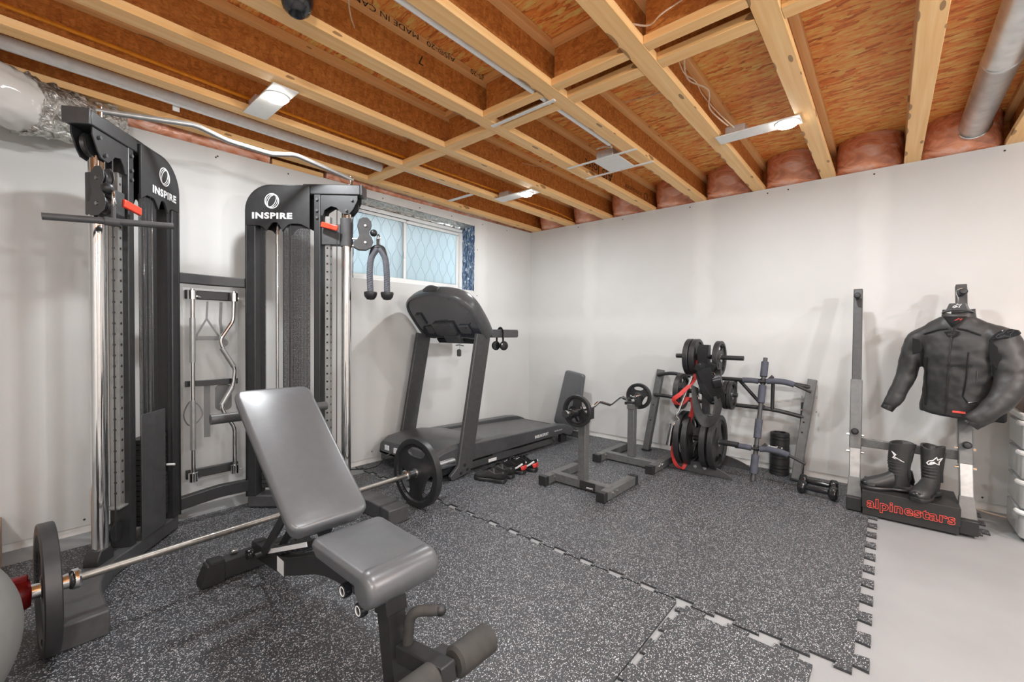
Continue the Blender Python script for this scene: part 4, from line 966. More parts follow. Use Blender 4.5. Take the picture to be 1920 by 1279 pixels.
def make_plate(kind, Rr, T, slots=True):
    """one plate of each size, made once and then copied"""
    t = thing('weight_plate', None, None, (0, 0, 0))
    g = plate_mesh(G(), Rr, T, slots); g.build('plate_body', 'rubber', t, ang=28)
    g = G(); g.lathe([(0.0255, -T*0.36), (0.032, -T*0.36), (0.032, T*0.36), (0.0255, T*0.36)], (0, 0, 0), (1, 0, 0), 32); g.build('hub_ring', 'steel', t)
    if slots:
        g = G()
        for s in (-1, 1):
            for c in (90, 210, 330):
                for d in range(-24, 25, 6):
                    a = R(c+d); g.beam(V((s*T*0.34, Rr*0.765*math.cos(a), Rr*0.765*math.sin(a))), V((s*T*0.37, Rr*0.83*math.cos(a), Rr*0.83*math.sin(a))), 0.004, 0.004, up=(1, 0, 0))
        g.build('grip_ribs', 'rubber', t)
    PLATE[kind] = [t, False]
make_plate('45', 0.225, 0.046); make_plate('25', 0.142, 0.042); make_plate('35', 0.155, 0.044); make_plate('10', 0.115, 0.032)
def put_plate(kind, p, axle, label, group='rubber coated weight plates', roll=0):
    t, used = PLATE[kind]
    if used: t = dup(t)
    PLATE[kind][1] = True
    h = V((0, 0, 1)); m = frame(p, axle) @ Matrix.Rotation(R(roll), 4, 'X')
    t.matrix_world = m; tag(t, label, 'weight plate', group); return t

# ------------------------------------------------------------ barbell on the floor behind the bench
bz = 0.226
BL, BR = V((-4.09, -1.157, bz)), V((-2.624, -1.095, bz)); bd = (BR-BL).normalized()
t = thing('barbell', 'long barbell lying on the mats behind the bench with a large plate at each end', 'barbell', tuple((BL+BR)/2))
G().cyl(BL, BR, 0.0143, n=20).build('shaft', 'bar_steel', t)
g = G()
for p in (0.28, 0.335, 0.67, 0.725): g.cyl(BL.lerp(BR, p), BL.lerp(BR, p)+bd*0.012, 0.0149, n=20)
g.build('knurl_ring', 'steel', t)
for p, s in ((BL, -1), (BR, 1)):
    g = G().lathe([(0.0145, 0.0), (0.031, 0.0), (0.036, 0.006), (0.036, 0.022), (0.031, 0.030), (0.027, 0.032), (0.025, 0.05), (0.025, 0.425), (0.022, 0.43), (0.0, 0.43)], p, bd*s, 36); g.build('sleeve', 'chrome', t)
put_plate('45', BR+bd*0.100, bd, 'large black plate on the right end of the floor barbell, in front of the treadmill', 'large plates on the floor barbell', 0)
put_plate('45', BL-bd*0.085, bd, 'large black plate on the left end of the floor barbell, beside the grey ball', 'large plates on the floor barbell', 30)
t = thing('barbell_clamp', 'dark red clamp closing the left barbell sleeve next to the grey ball', 'barbell clamp', tuple(BL-bd*0.16))
g = G().lathe([(0.0252, -0.028), (0.047, -0.028), (0.05, -0.01), (0.05, 0.02), (0.044, 0.03), (0.0252, 0.03)], BL-bd*0.155, bd, 20); g.build('clamp_body', 'dark_red', t)
G().box(-0.025, 0.025, -0.012, 0.012, 0.045, 0.066, frame(BL-bd*0.155, bd)).build('clamp_lever', 'dark_red', t, bev=0.004)
t = G().sphere((-4.525, -1.50, 0.295), 0.295, 64, 40).build('exercise_ball', 'ball', None, org=(-4.525, -1.50, 0.295))
tag(t, 'big grey exercise ball at the lower left edge', 'exercise ball')
t = thing('cardboard_box', 'cardboard box corner peeking in at the left edge against the wall', 'box', (-4.62, -0.25, 0.0))
G().box(-4.80, -4.30, -0.36, -0.03, -0.010, 0.19, None).build('carton', 'cardboard', t, bev=0.002)

# ------------------------------------------------------------ adjustable bench
XC = -3.468
t = bench = thing('adjustable_bench', 'grey padded incline bench with foam leg rollers in the foreground', 'bench', (XC, -1.7, 0))
def pad(outline_w0, outline_w1, p, q, thick, up, name, r=0.035, n=10, parent=None, crown=0.012):
    """soft pad from p to q, widths w0 -> w1, rounded corners"""
    p, q = V(p), V(q); d = q-p; L = d.length; d.normalize(); up = V(up); up = (up-d*up.dot(d)).normalized(); sd = d.cross(up)
    g = G(); rings = []
    outl = rrect(-0.5, 0.5, 0, 1, 0.0001, 1)
    # superellipse style cross sections along the length
    prof = []
    for k in range(28):
        t_ = k/27; s = L*t_
        e = min(s, L-s); w = outline_w0+(outline_w1-outline_w0)*t_
        inset = r-math.sqrt(max(0, r*r-(r-e)**2)) if e < r else 0
        prof.append((s, w-2*inset))
    ss = sorted(set([0, 0.004, 0.01, 0.018, 0.028, r]+[L*k/12 for k in range(1, 12)]+[L-r, L-0.028, L-0.018, L-0.01, L-0.004, L]))
    for s in ss:
        e = min(s, L-s); t_ = s/L; w = outline_w0+(outline_w1-outline_w0)*t_
        inset = r-math.sqrt(max(0, r*r-(r-e)**2)) if e < r else 0
        w -= 2*inset; re = 0.016
        th = thick*(1 if e > re else 0.45+0.55*math.sqrt(max(0, 1-((re-e)/re)**2)))
        ring = []
        rc = min(0.018, th*0.45)
        for cx, cy, a0 in ((w/2-rc, th/2-rc, 0), (-w/2+rc, th/2-rc, 90), (-w/2+rc, -th/2+0.006, 180), (w/2-rc, -th/2+0.006, 270)):
            rad = rc if a0 < 180 else 0.006
            for k in range(6):
                a = R(a0+90*k/5); ring.append(p+d*s+sd*(cx+rad*math.cos(a))+up*(cy+rad*math.sin(a)))
            if a0 == 0:
                for k in range(1, 8):
                    x = (w/2-rc)*(1-2*k/8); ring.append(p+d*s+sd*x+up*(th/2+crown*math.cos(PI*x/w)*min(1, e/0.08)))
        rings.append(ring)
    g.loft(rings)
    return g.build(name, 'vinyl', parent, ang=50)
bq, bp = V((XC-0.030, -1.345, 0.875)), V((XC-0.040, -1.925, 0.458))
bu = V((0, -0.584, 0.812)).normalized()
bn = (bq-bp).cross(V((1, 0, 0))).normalized(); bn = bn if bn.z > 0 else -bn
pad(0.285, 0.312, bp, bq, 0.062, bn, 'back_pad', r=0.045, parent=t)
pad(0.255, 0.27, (XC, -2.29, 0.418), (XC, -1.955, 0.425), 0.060, (0, 0, 1), 'seat_pad', r=0.03, parent=t, crown=0.008)
# rolled nose of the seat
nose = G(); rings = []
for x_, k_ in ((-0.128, 0.55), (-0.124, 0.8), (-0.115, 0.95), (-0.10, 1), (0, 1), (0.10, 1), (0.115, 0.95), (0.124, 0.8), (0.128, 0.55)):
    rings.append([(XC+x_, -2.275+0.052*k_*math.sin(R(a))*-1, 0.398+0.055*k_*math.cos(R(a))) for a in range(0, 360, 20)])
nose.loft(rings); nose.build('seat_nose', 'vinyl', t, ang=50)
# frame under back pad
bb = -bn
G().beam(bp+bb*0.050+(bq-bp)*0.02, bp+bb*0.050+(bq-bp)*0.88, 0.05, 0.045, up=tuple(bn)).build('back_frame', 'black_metal', t, bev=0.004)
G().box(-0.10, 0.10, -0.006, 0.006, -0.02, 0.02, frame(bp+bb*0.036+(bq-bp)*0.3, (1, 0, 0), tuple((bq-bp).normalized()))).build('pad_bracket', 'black_metal', t)
hb = V((XC, -1.285, 0.775))
G().cyl(hb-V((0.12, 0, 0)), hb+V((0.12, 0, 0)), 0.016, n=16).build('handle_bar', 'chrome', t)
for s in (-1, 1): G().cyl(hb+V((s*0.13, 0, 0)), hb+V((s*0.245, 0, 0)), 0.021, n=20).build('handle_grip', 'dark_metal', t)
G().beam(hb, bp+bb*0.05+(bq-bp)*0.82, 0.04, 0.03, up=(1, 0, 0)).build('handle_bracket', 'black_metal', t, bev=0.003)
# spine, post, rear foot
sp_ = [(XC, -1.08, 0.085), (XC, -1.45, 0.125), (XC, -1.80, 0.27), (XC, -2.24, 0.335)]
G().tube(bend(sp_, 0.10, 6), 0.5, 4, flat=(0.075, 0.055), up=(0, 0, 1)).build('spine', 'black_metal', t, bev=0.005)
G().beam((XC-0.225, -1.105, 0.05), (XC+0.225, -1.105, 0.05), 0.065, 0.085).build('rear_foot', 'black_metal', t, bev=0.005)
for s in (-1, 1):
    x0 = XC+s*0.155; g = G(); rings = []
    for x, zt in ((x0, 0.099), (x0+s*0.055, 0.099), (x0+s*0.075, 0.07), (x0+s*0.095, 0.012)):
        rings.append([(x, -1.145, 0.001), (x, -1.065, 0.001), (x, -1.068, zt), (x, -1.142, zt)])
    g.loft(rings); g.build('foot_cap', 'rubber_matte', t, bev=0.004)
G().box(XC-0.12, XC-0.09, -1.105, -1.08, 0.098, 0.112).build('level_bolt', 'steel', t, bev=0.003)
# ladder adjuster, strut and label
g = G()
for k in range(6):
    y = -1.36-0.055*k; z = 0.155+0.0228*k; g.prism([(-0.03, 0), (0.02, 0), (0.028, 0.034), (-0.012, 0.022)], (XC-0.03, y, z+0.0), (0, -1, 0), (0, 0, 1), (0.06, 0, 0))
g.build('ladder_teeth', 'black_metal', t, bev=0.001)
G().beam((XC-0.031, -1.30, 0.145), (XC-0.031, -1.70, 0.312), 0.004, 0.018).build('angle_scale', 'white_ink', t)
for s in (-1, 1): G().beam((XC+s*0.04, -1.27, 0.13), bp+V((s*0.032, 0, 0))+bb*0.062+(bq-bp)*0.30, 0.012, 0.04, up=(0, 1, 0)).build('support_strut', 'black_metal', t, bev=0.002)
G().cyl((XC-0.075, -1.27, 0.13), (XC+0.075, -1.27, 0.13), 0.012, n=14).build('strut_axle', 'black_metal', t)
G().lathe([(0.0, 0), (0.022, 0.0), (0.025, 0.01), (0.022, 0.022), (0, 0.024)], (XC-0.075, -1.235, 0.132), (-1, 0, 0), 20).build('pull_pin', 'plastic_black', t)
G().box(XC-0.0292, XC-0.0282, -1.47, -1.40, 0.095, 0.160).build('warning_label', 'white_ink', t)
# hinge plate and seat adjuster
for s in (-1, 1): G().prism([(-0.06, -0.08), (0.13, -0.075), (0.15, 0.0), (0.02, 0.045), (-0.05, 0.09), (-0.08, 0.06)], (XC+s*0.034-0.002, -1.97, 0.345), (0, -1, 0), (0, 0, 1), (0.004, 0, 0)).build('hinge_plate', 'black_metal', t, bev=0.001)
g = G().cyl((XC-0.10, -2.13, 0.335), (XC-0.035, -2.13, 0.335), 0.010, n=12); g.cyl((XC-0.105, -2.225, 0.315), (XC-0.035, -2.225, 0.315), 0.010, n=12); g.build('pin_shaft', 'steel', t)
for y, z in ((-2.13, 0.335), (-2.225, 0.315)):
    G().lathe([(0, 0), (0.021, 0), (0.023, 0.008), (0.021, 0.022), (0.017, 0.024), (0.015, 0.021), (0, 0.021)], (XC-0.085, y, z), (-1, 0, 0), 24).build('adjuster_knob', 'plastic_black', t)
    G().tube([(XC-0.1075, y+0.014*math.cos(a*PI/8), z+0.014*math.sin(a*PI/8)) for a in range(16)], 0.002, 6, closed=True).build('knob_ring', 'white_ink', t)
# front post and leg developer
G().beam((XC, -2.225, 0.33), (XC, -2.275, 0.06), 0.062, 0.062, up=(0, 1, 0)).build('front_post', 'black_metal', t, bev=0.005)
G().beam((XC, -2.219, 0.36), (XC, -2.235, 0.27), 0.074, 0.074, up=(0, 1, 0)).build('post_sleeve', 'black_metal', t, bev=0.004)
g = G()
for z in (0.225, 0.185, 0.145): g.cyl((XC+0.010, -2.2745-(0.33-z)*0.185+0.0+0.0, z), (XC+0.010, -2.2785-(0.33-z)*0.185, z), 0.007, n=12)
g.build('post_holes', 'black_ink', t)
G().beam((XC-0.20, -2.285, 0.035), (XC+0.20, -2.285, 0.035), 0.065, 0.065).build('front_foot', 'black_metal', t, bev=0.005)
G().beam((XC, -2.30, 0.175), (XC+0.0, -2.515, 0.215), 0.052, 0.052).build('leg_arm', 'black_metal', t, bev=0.004)
G().cyl((XC-0.10, -2.495, 0.215), (XC+0.10, -2.495, 0.215), 0.012, n=12).build('roller_axle', 'steel', t)
for s in (-1, 1): G().lathe([(0.0, 0), (0.034, 0.0), (0.043, 0.008), (0.043, 0.135), (0.036, 0.142), (0.0, 0.142)], (XC+s*0.034, -2.495, 0.215), (s, 0, 0), 32).build('foam_roller', 'foam', t)
g = G(); g.tube(bend([(XC+0.002, -2.32, 0.19), (XC+0.002, -2.335, 0.310), (XC+0.058, -2.395, 0.312), ], 0.05, 8), 0.016, 14); g.build('grab_handle', 'foam', t)
G().sphere((XC+0.063, -2.401, 0.312), 0.017).build('handle_cap', 'rubber', t)
# ------------------------------------------------------------ treadmill
YN, YF = -0.87, -0.12
t = tm = thing('treadmill', 'dark grey treadmill with curved console under the window', 'treadmill', (-1.3, -0.5, 0))
# deck: side rails slope a little down to the rear
for y0, y1 in ((YN, YN+0.095), (YF-0.095, YF)):
    g = G(); sec = [(-2.02, 0.105), (-0.50, 0.10), (-0.40, 0.06), (-0.33, 0.07), (-0.31, 0.12), (-0.36, 0.155), (-0.46, 0.19), (-0.60, 0.205), (-1.95, 0.245), (-2.02, 0.245)]
    g.prism(sec, (0, y0, 0), (1, 0, 0), (0, 0, 1), (0, y1-y0, 0)); g.build('side_rail', 'plastic_dark', t, bev=0.008)
g = G().prism([(-1.75, 0.18), (-0.40, 0.135), (-0.40, 0.150), (-1.75, 0.222)], (0, YN+0.096, 0), (1, 0, 0), (0, 0, 1), (0, (YF-YN)-0.192, 0)); g.build('running_belt', 'belt', t, bev=0.003)
G().cyl((-0.40, YN+0.1, 0.125), (-0.40, YF-0.1, 0.125), 0.028, n=20).build('rear_roller', 'rubber', t)
for y in (YN+0.05, YF-0.05): G().box(-0.50, -0.40, y-0.02, y+0.02, 0.001, 0.09).build('rear_foot', 'rubber', t, bev=0.004)
for y in (YN+0.02, YF-0.06): G().beam((-2.0, y+0.02, 0.055), (-0.62, y+0.02, 0.05), 0.035, 0.055).build('base_rail', 'dark_metal', t, bev=0.004)
for x in (-1.95, -1.2, -0.65): G().box(x-0.02, x+0.02, YN+0.03, YF-0.03, 0.03, 0.06).build('base_cross_tube', 'dark_metal', t)
g = G().beam((-1.55, YN+0.035, 0.09), (-0.75, YN+0.035, 0.035), 0.03, 0.03); g.build('lift_arm', 'dark_metal', t)
g = G(); g.tube(spline([(-0.72, YN+0.002, 0.10), (-0.66, YN-0.004, 0.04), (-0.60, YN-0.01, 0.02)], 6), 0.006, 8); g.build('foot_lever', 'rubber', t)
lettering('BASELINE SPORT', (-0.88, YN-0.0005, 0.145), (1, 0, 0.0), (0, 0, 1), 0.026, 'white_ink', t, bold=0.03, sx=0.78)
lettering('TREADMILL 920-40.0', (-0.60, YN-0.0005, 0.148), (1, 0, 0.0), (0, 0, 1), 0.013, 'white_ink', t, sx=0.85)
# motor hood
g = G(); rings = []
for x, zt, ya, yb in ((-2.215, 0.150, YN+0.03, YF-0.03), (-2.195, 0.215, YN+0.005, YF-0.005), (-2.13, 0.248, YN-0.005, YF+0.005), (-1.98, 0.268, YN-0.005, YF+0.005), (-1.78, 0.262, YN+0.0, YF), (-1.60, 0.238, YN+0.05, YF-0.05), (-1.56, 0.215, YN+0.08, YF-0.08)):
    zb = 0.13 if x < -2.2 else 0.105
    rings.append([(x, ya, zb), (x, ya, zt-0.03), (x, ya+0.03, zt-0.004), (x, ya+0.12, zt+0.006), (x, (ya+yb)/2, zt+0.012), (x, yb-0.12, zt+0.006), (x, yb-0.03, zt-0.004), (x, yb, zt-0.03), (x, yb, zb)])
g.loft(rings); g.build('motor_hood', 'plastic_dark', t, ang=25, bev=0.006)
G().box(-2.19, -1.99, YN+0.01, YF-0.01, 0.045, 0.104).build('motor_tray', 'plastic_black', t, bev=0.004)
G().box(-1.86, -1.76, YN+0.07, YN+0.10, 0.268, 0.2735).build('hood_vent', 'plastic_black', t)
g = G(); g.box(-2.219, -2.214, -0.29, -0.23, 0.155, 0.195); g.box(-2.219, -2.205, -0.42, -0.36, 0.150, 0.19); g.box(-2.199, -2.191, -0.42, -0.36, 0.06, 0.09); g.build('rating_label', 'white_ink', t)
G().box(-2.212, -2.2, -0.35, -0.30, 0.115, 0.165).build('power_socket', 'plastic_black', t)
for y in (YN+0.05, YF-0.05): G().cyl((-2.10, y, 0.001), (-2.10, y, 0.05), 0.018, 0.012).build('levelling_foot', 'steel', t)
G().box(-1.66, -1.58, YN-0.0015, YN+0.0005, 0.055, 0.085).build('side_label', 'white_ink', t) if False else None
G().box(-1.60, -1.50, YN+0.0215, YN+0.0225, 0.035, 0.062).build('rail_label', 'white_ink', t)
# uprights
for s, y in ((-1, YN-0.035), (1, YF+0.005)):
    pl = [(-2.055, 0.001), (-1.87, 0.03), (-1.84, 0.10), (-1.645, 1.12), (-1.80, 1.14), (-1.995, 0.10), (-2.075, 0.04)] if s < 0 else [(-2.06, 0.001), (-1.87, 0.03), (-1.84, 0.10), (-1.645, 1.12), (-1.80, 1.14), (-1.995, 0.10), (-2.08, 0.04)]
    g = G().prism(pl, (0, y, 0), (1, 0, 0), (0, 0, 1), (0, 0.034, 0)); g.build('upright', 'dark_metal', t, bev=0.007, seg=3)
g = G()
for x, z in ((-1.97, 0.045), (-1.90, 0.06), (-1.93, 0.10)): g.cyl((x, YN-0.035, z), (x, YN-0.042, z), 0.012, n=14)
g.build('bolt', 'rubber', t)
# console: an arched shell, glossy underside facing the window wall
def arch(yc, hw, z0, h, n=28, e=2.6):
    return [(yc+hw*math.copysign(abs(math.cos(PI*k/n))**(2/e), math.cos(PI*k/n))*1.0, z0+h*(math.sin(PI*k/n))**(2/e*0.9)) for k in range(n+1)]
YC = -0.505
def cpt(y, v, dx):  # point on the leaning console: v = height along the face, dx = towards the runner
    tilt = R(39); b = V((-1.675, 0, 1.105)); d = V((-math.sin(tilt), 0, math.cos(tilt))); n_ = V((math.cos(tilt), 0, math.sin(tilt)))
    q = b+d*v+n_*dx; return V((q.x, y, q.z))
outl = [(YN-0.045, 0.0), (YN-0.058, 0.08), (YN-0.062, 0.20), (YN-0.045, 0.33), (YN+0.02, 0.415), (YN+0.15, 0.465), (YC, 0.490), (YF-0.15, 0.465), (YF-0.02, 0.415), (YF+0.045, 0.33), (YF+0.062, 0.20), (YF+0.058, 0.08), (YF+0.045, 0.0), (YF-0.10, -0.01), (YF-0.16, 0.0), (YN+0.16, 0.0), (YN+0.10, -0.01)]
sm = [V((a, b, 0)) for a, b in outl]
top_ = spline(sm[:13], 5)
full = [(p.x, p.y) for p in top_]+[(a, b) for a, b in outl[13:]]
def scaled(k, dv=0.0): return [(YC+(a-YC)*k, 0.23+(b-0.23)*k+dv) for a, b in full]
rings = []
for dx, k in ((-0.035, 0.93), (-0.02, 0.985), (0.0, 1.0), (0.05, 1.0), (0.075, 0.985), (0.09, 0.95)):
    rings.append([cpt(a, b, dx) for a, b in scaled(k)])
g = G(); g.loft(rings, cap=False)
b0 = len(g.v); inner = [cpt(a, b, 0.085) for a, b in scaled(0.90)]; g.v += inner; n_ = len(inner); last = b0-n_
for k in range(n_): g.f.append((last+k, last+(k+1) % n_, b0+(k+1) % n_, b0+k))
g.f.append(tuple(b0+k for k in range(n_)))
b1 = len(g.v); rim = [cpt(a, b, -0.022) for a, b in scaled(0.90)]; g.v += rim
for k in range(n_): g.f.append((k, (k+1) % n_, b1+(k+1) % n_, b1+k))
g.build('console_shell', 'plastic_dark', t, ang=40)
g = G(); back = [cpt(a, b, -0.020) for a, b in scaled(0.905)]; back2 = [cpt(a, b, -0.008) for a, b in scaled(0.905)]; g.loft([back, back2]); g.build('console_back', 'console_gloss', t)
# moulded details on the underside
def cbox(y0, y1, v0, v1, d0, d1, name, m='plastic_dark', bev=0.004):
    g = G(); vs = [cpt(y, v, d) for d in (d0, d1) for v in (v0, v1) for y in (y0, y1)]
    g.add(vs, [(0, 2, 3, 1), (4, 5, 7, 6), (0, 1, 5, 4), (2, 6, 7, 3), (0, 4, 6, 2), (1, 3, 7, 5)]); return g.build(name, m, t, bev=bev)
cbox(-0.24, -0.16, 0.16, 0.28, -0.045, -0.018, 'speaker_box'); cbox(-0.60, -0.34, 0.05, 0.18, -0.050, -0.018, 'service_cover'); cbox(-0.32, -0.22, 0.065, 0.145, -0.04, -0.018, 'service_cover')
cbox(-0.78, -0.66, 0.07, 0.15, -0.04, -0.018, 'service_cover'); cbox(-0.62, -0.42, -0.03, 0.05, -0.055, -0.01, 'cup_housing'); cbox(-0.56, -0.44, 0.20, 0.21, -0.022, -0.018, 'trim_strip', 'plastic_black')
cbox(YN+0.12, YF-0.14, -0.05, 0.0, -0.03, 0.02, 'lower_bridge', 'plastic_black')
g = G(); 
for y, v in ((-0.57, 0.035), (-0.45, 0.03), (-0.60, 0.07), (-0.36, 0.06), (-0.77, 0.14), (-0.67, 0.08), (-0.31, 0.075)): g.cyl(cpt(y, v, -0.058), cpt(y, v, -0.035), 0.005, n=8)
g.build('screw', 'rubber', t)
g = G(); rings = []
for k in range(9):
    y = -0.60+0.19*k/8; e = math.sin(PI*(0.08+0.84*k/8)); rings.append([cpt(y, 0.475, 0.01), cpt(y, 0.49+0.035*e, 0.02), cpt(y, 0.49+0.035*e, 0.045), cpt(y, 0.475, 0.06)])
g.loft(rings); g.build('tablet_ledge', 'plastic_dark', t, bev=0.004)
# handlebars
for y in (YN-0.005, YF+0.005):
    g = G().prism(rrect(-1.62, -1.275, 1.105, 1.175, 0.018), (0, y-0.02, 0), (1, 0, 0), (0, 0, 1), (0, 0.04, 0)); g.build('handlebar', 'plastic_dark', t, bev=0.006)
g = G(); g.cyl((-1.62, YN+0.02, 1.135), (-1.62, YN+0.13, 1.135), 0.017, n=16); g.cyl((-1.62, YF-0.02, 1.135), (-1.62, YF-0.13, 1.135), 0.017, n=16); g.build('cross_handle', 'rubber', t)
kx = cpt(-0.52, -0.05, 0.0)
g = G().cyl((kx.x, -0.52, 1.08), (kx.x, -0.52, 0.99), 0.0012, n=6); g.build('key_cord', 'fabric_black', t)
G().prism(rrect(-0.018, 0.018, -0.035, 0.03, 0.012), (kx.x, -0.515, 0.965), (0.6, -0.8, 0), (0, 0, 1), (0, 0.008, 0)).build('safety_key', 'plastic_dark', t, bev=0.002)
G().tube([(kx.x-0.03, -0.50, 1.03), (kx.x-0.01, -0.52, 1.035), (kx.x+0.03, -0.54, 1.025)], 0.004, 8).build('cord_clip', 'rubber', t)
# power lead
g = G(); g.tube(spline([(-2.215, -0.325, 0.14), (-2.26, -0.31, 0.12), (-2.30, -0.27, 0.05), (-2.36, -0.20, 0.018), (-2.45, -0.12, 0.016), (-2.56, -0.08, 0.016), (-2.75, -0.05, 0.016)], 8), 0.0045, 8)
g.build('power_cord', 'rubber', t)
# headphones on the handlebar
t = thing('headphones', 'black over-ear headphones hanging on the treadmill handlebar', 'headphones', (-1.53, YN, 1.1))
hx = -1.50
g = G(); arc = [(hx+0.004*math.sin(a*PI/12), YN-0.005+0.036*math.cos(a*PI/12), 1.115+0.072*math.sin(a*PI/12)) for a in range(13)]
arc = [(hx, YN+0.033, 1.04)]+[(x, y, z) for x, y, z in arc]+[(hx-0.0, YN-0.045, 1.04)]
g.tube(spline(arc, 4), 0.008, 8, flat=(0.5, 1.4), up=(1, 0, 0)); g.build('headband', 'plastic_black', t)
for y, s in ((YN+0.028, 1), (YN-0.040, -1)):
    G().lathe([(0, 0), (0.034, 0), (0.040, 0.008), (0.040, 0.016), (0.034, 0.024), (0.02, 0.028), (0, 0.028)], (hx-0.02*s, y-s*0.014, 1.035), (0.35*s, s, 0), 28).build('ear_cup', 'plastic_black', t)

# ------------------------------------------------------------ pad of a second bench standing behind the treadmill end
t = thing('flat_bench', 'dark grey bench pad standing upright behind the treadmill end', 'bench', (-0.17, -0.75, 0))
g0 = V((-0.20, -0.70, 0.10)); g1 = V((-0.17, -0.80, 0.715))
pad(0.33, 0.25, g0, g1, 0.06, (-1, 0, 0), 'upright_pad', r=0.03, parent=t, crown=0.004)
G().beam((-0.12, -0.70, 0.0), (-0.11, -0.79, 0.66), 0.05, 0.04, up=(1, 0, 0)).build('bench_frame', 'dark_metal', t, bev=0.004)
G().beam((-0.18, -0.56, 0.03), (-0.18, -0.86, 0.03), 0.05, 0.055).build('bench_foot', 'dark_metal', t, bev=0.004)

# ------------------------------------------------------------ trainers
def shoe(p, yaw, label, L=0.270, body='fabric_grey', sole='rubber', accent=None, pitch=0, number=None, low=False):
    c, s = math.cos(yaw), math.sin(yaw); Mx = Matrix.Translation(V(p)) @ Matrix.Rotation(yaw, 4, 'Z') @ Matrix.Rotation(pitch, 4, 'Y')
    t = thing('shoe', label, 'shoe', p, 'trainers beside the treadmill')
    secs = [(-0.00, 0.30, 0.02, 0.060), (0.03, 0.36, 0.0, 0.085), (0.10, 0.36, 0.0, 0.088), (0.25, 0.33, 0.0, 0.080), (0.40, 0.34, 0.0, 0.082), (0.55, 0.42, 0.0, 0.070), (0.72, 0.46, 0.0, 0.056), (0.86, 0.42, 0.0, 0.046), (0.95, 0.32, 0.004, 0.038), (1.0, 0.16, 0.010, 0.026)]
    def w_(u):
        pts = [(0, 0.16), (0.04, 0.24), (0.15, 0.27), (0.4, 0.26), (0.6, 0.33), (0.75, 0.37), (0.88, 0.32), (0.96, 0.22), (1, 0.08)]
        for (a, x), (b, y) in zip(pts, pts[1:]):
            if a <= u <= b: return x+(y-x)*(u-a)/(b-a)
        return 0.08
    g = G(); rings = []
    for k in range(21):
        u = k/20; w = w_(u)*L/2+0.004; rings.append([(u*L-0.0, y*w, z) for y, z in ((-1, 0.004), (-0.7, 0.0), (0.7, 0.0), (1, 0.004), (1.02, 0.020), (0.9, 0.026+0.006*abs(u-0.5)), (-0.9, 0.026+0.006*abs(u-0.5)), (-1.02, 0.020))])
    g.loft(rings); g.xf(Mx); g.build('sole', sole, t, bev=0.002)
    def top(u):
        pts = [(0, 0.100), (0.05, 0.108), (0.14, 0.092), (0.28, 0.080), (0.40, 0.100), (0.46, 0.112), (0.60, 0.086), (0.75, 0.064), (0.90, 0.054), (1.0, 0.034)]
        for (a_, x), (b_, y) in zip(pts, pts[1:]):
            if a_ <= u <= b_: return (x+(y-x)*(u-a_)/(b_-a_))*(0.94 if low else 1.06)
        return 0.034
    CY = [-1, -1, -0.93, -0.78, -0.45, 0, 0.45, 0.78, 0.93, 1, 1]; CZ = [0, 0.35, 0.64, 0.86, 0.97, 1, 0.97, 0.86, 0.64, 0.35, 0]
    OY = [-1, -1, -0.93, -0.82, -0.60, 0, 0.60, 0.82, 0.93, 1, 1]; OZ = [0, 0.4, 0.75, 1.0, 0.30, 0.18, 0.30, 1.0, 0.75, 0.4, 0]
    g = G(); rings = []
    for k in range(25):
        u = 0.005+k/24*0.985; w = w_(u)*L/2; h = top(u)-0.022; f = 0 if (u < 0.045) else max(0, min(1, (0.46-u)/0.04))
        nar = 1-0.16*max(0, min(1, (0.5-u)/0.4)) if True else 1
        rings.append([(u*L, w*((CY[j]*(1-f)+OY[j]*f))*(1 if j in (0, 10) else nar), 0.022+h*(CZ[j]*(1-f)+OZ[j]*f)) for j in range(11)])
    g.loft(rings); g.xf(Mx); g.build('upper', body, t, ang=60, sub=1)
    g = G(); g.tube([Mx @ V((u*L, 0, top(u)+dz)) for u, dz in ((0.36, 0.024), (0.42, 0.012), (0.50, 0.006), (0.58, 0.004))], 0.020, 8, flat=(0.3, 1.2)); g.build('tongue', 'fabric_black', t)
    g = G()
    for u in (0.50, 0.57, 0.64, 0.71):
        h = top(u)-0.010; w = w_(u)*L/2*0.62; g.tube([Mx @ V((u*L, -w, h-0.002)), Mx @ V((u*L, 0, h+0.012)), Mx @ V((u*L, w, h-0.002))], 0.0025, 6)
    g.build('laces', 'fabric_black' if not accent else 'white_ink', t)
    g = G(); hw = w_(0.03)*L/2
    g.tube([Mx @ V((0.06*L, -hw-0.003, 0.05)), Mx @ V((-0.003, -hw*0.6, 0.057)), Mx @ V((-0.006, 0, 0.060)), Mx @ V((-0.003, hw*0.6, 0.057)), Mx @ V((0.06*L, hw+0.003, 0.05))], 0.012, 8, flat=(1.5, 0.35), up=(0, 0, 1)); g.build('heel_counter', accent or 'fabric_black', t)
    if accent:
        for s in (-1, 1):
            ww = w_(0.2)*L/2
            g = G(); g.tube([Mx @ V((0.02*L, s*hw, 0.09)), Mx @ V((0.16*L, s*(ww+0.002), 0.06)), Mx @ V((0.34*L, s*(ww+0.002), 0.028))], 0.007, 6, flat=(1, 0.4)); g.build('side_stripe', 'white_ink', t)
    return t
shoe((-1.800, -1.225, 0.001), R(106), 'black low trainer nearest the treadmill upright, front one of the dark pair', body='leather', low=True)
shoe((-1.678, -1.200, 0.001), R(104), 'black low trainer, rear one of the dark pair', body='leather', low=True)
shoe((-1.545, -1.205, 0.001), R(99), 'grey and black trainer with red heel, left one of the red-heeled pair', body='fabric_black', accent='red_band')
shoe((-1.430, -1.235, 0.001), R(97), 'grey and black trainer with red heel, right one of the red-heeled pair', body='fabric_black', accent='red_band')
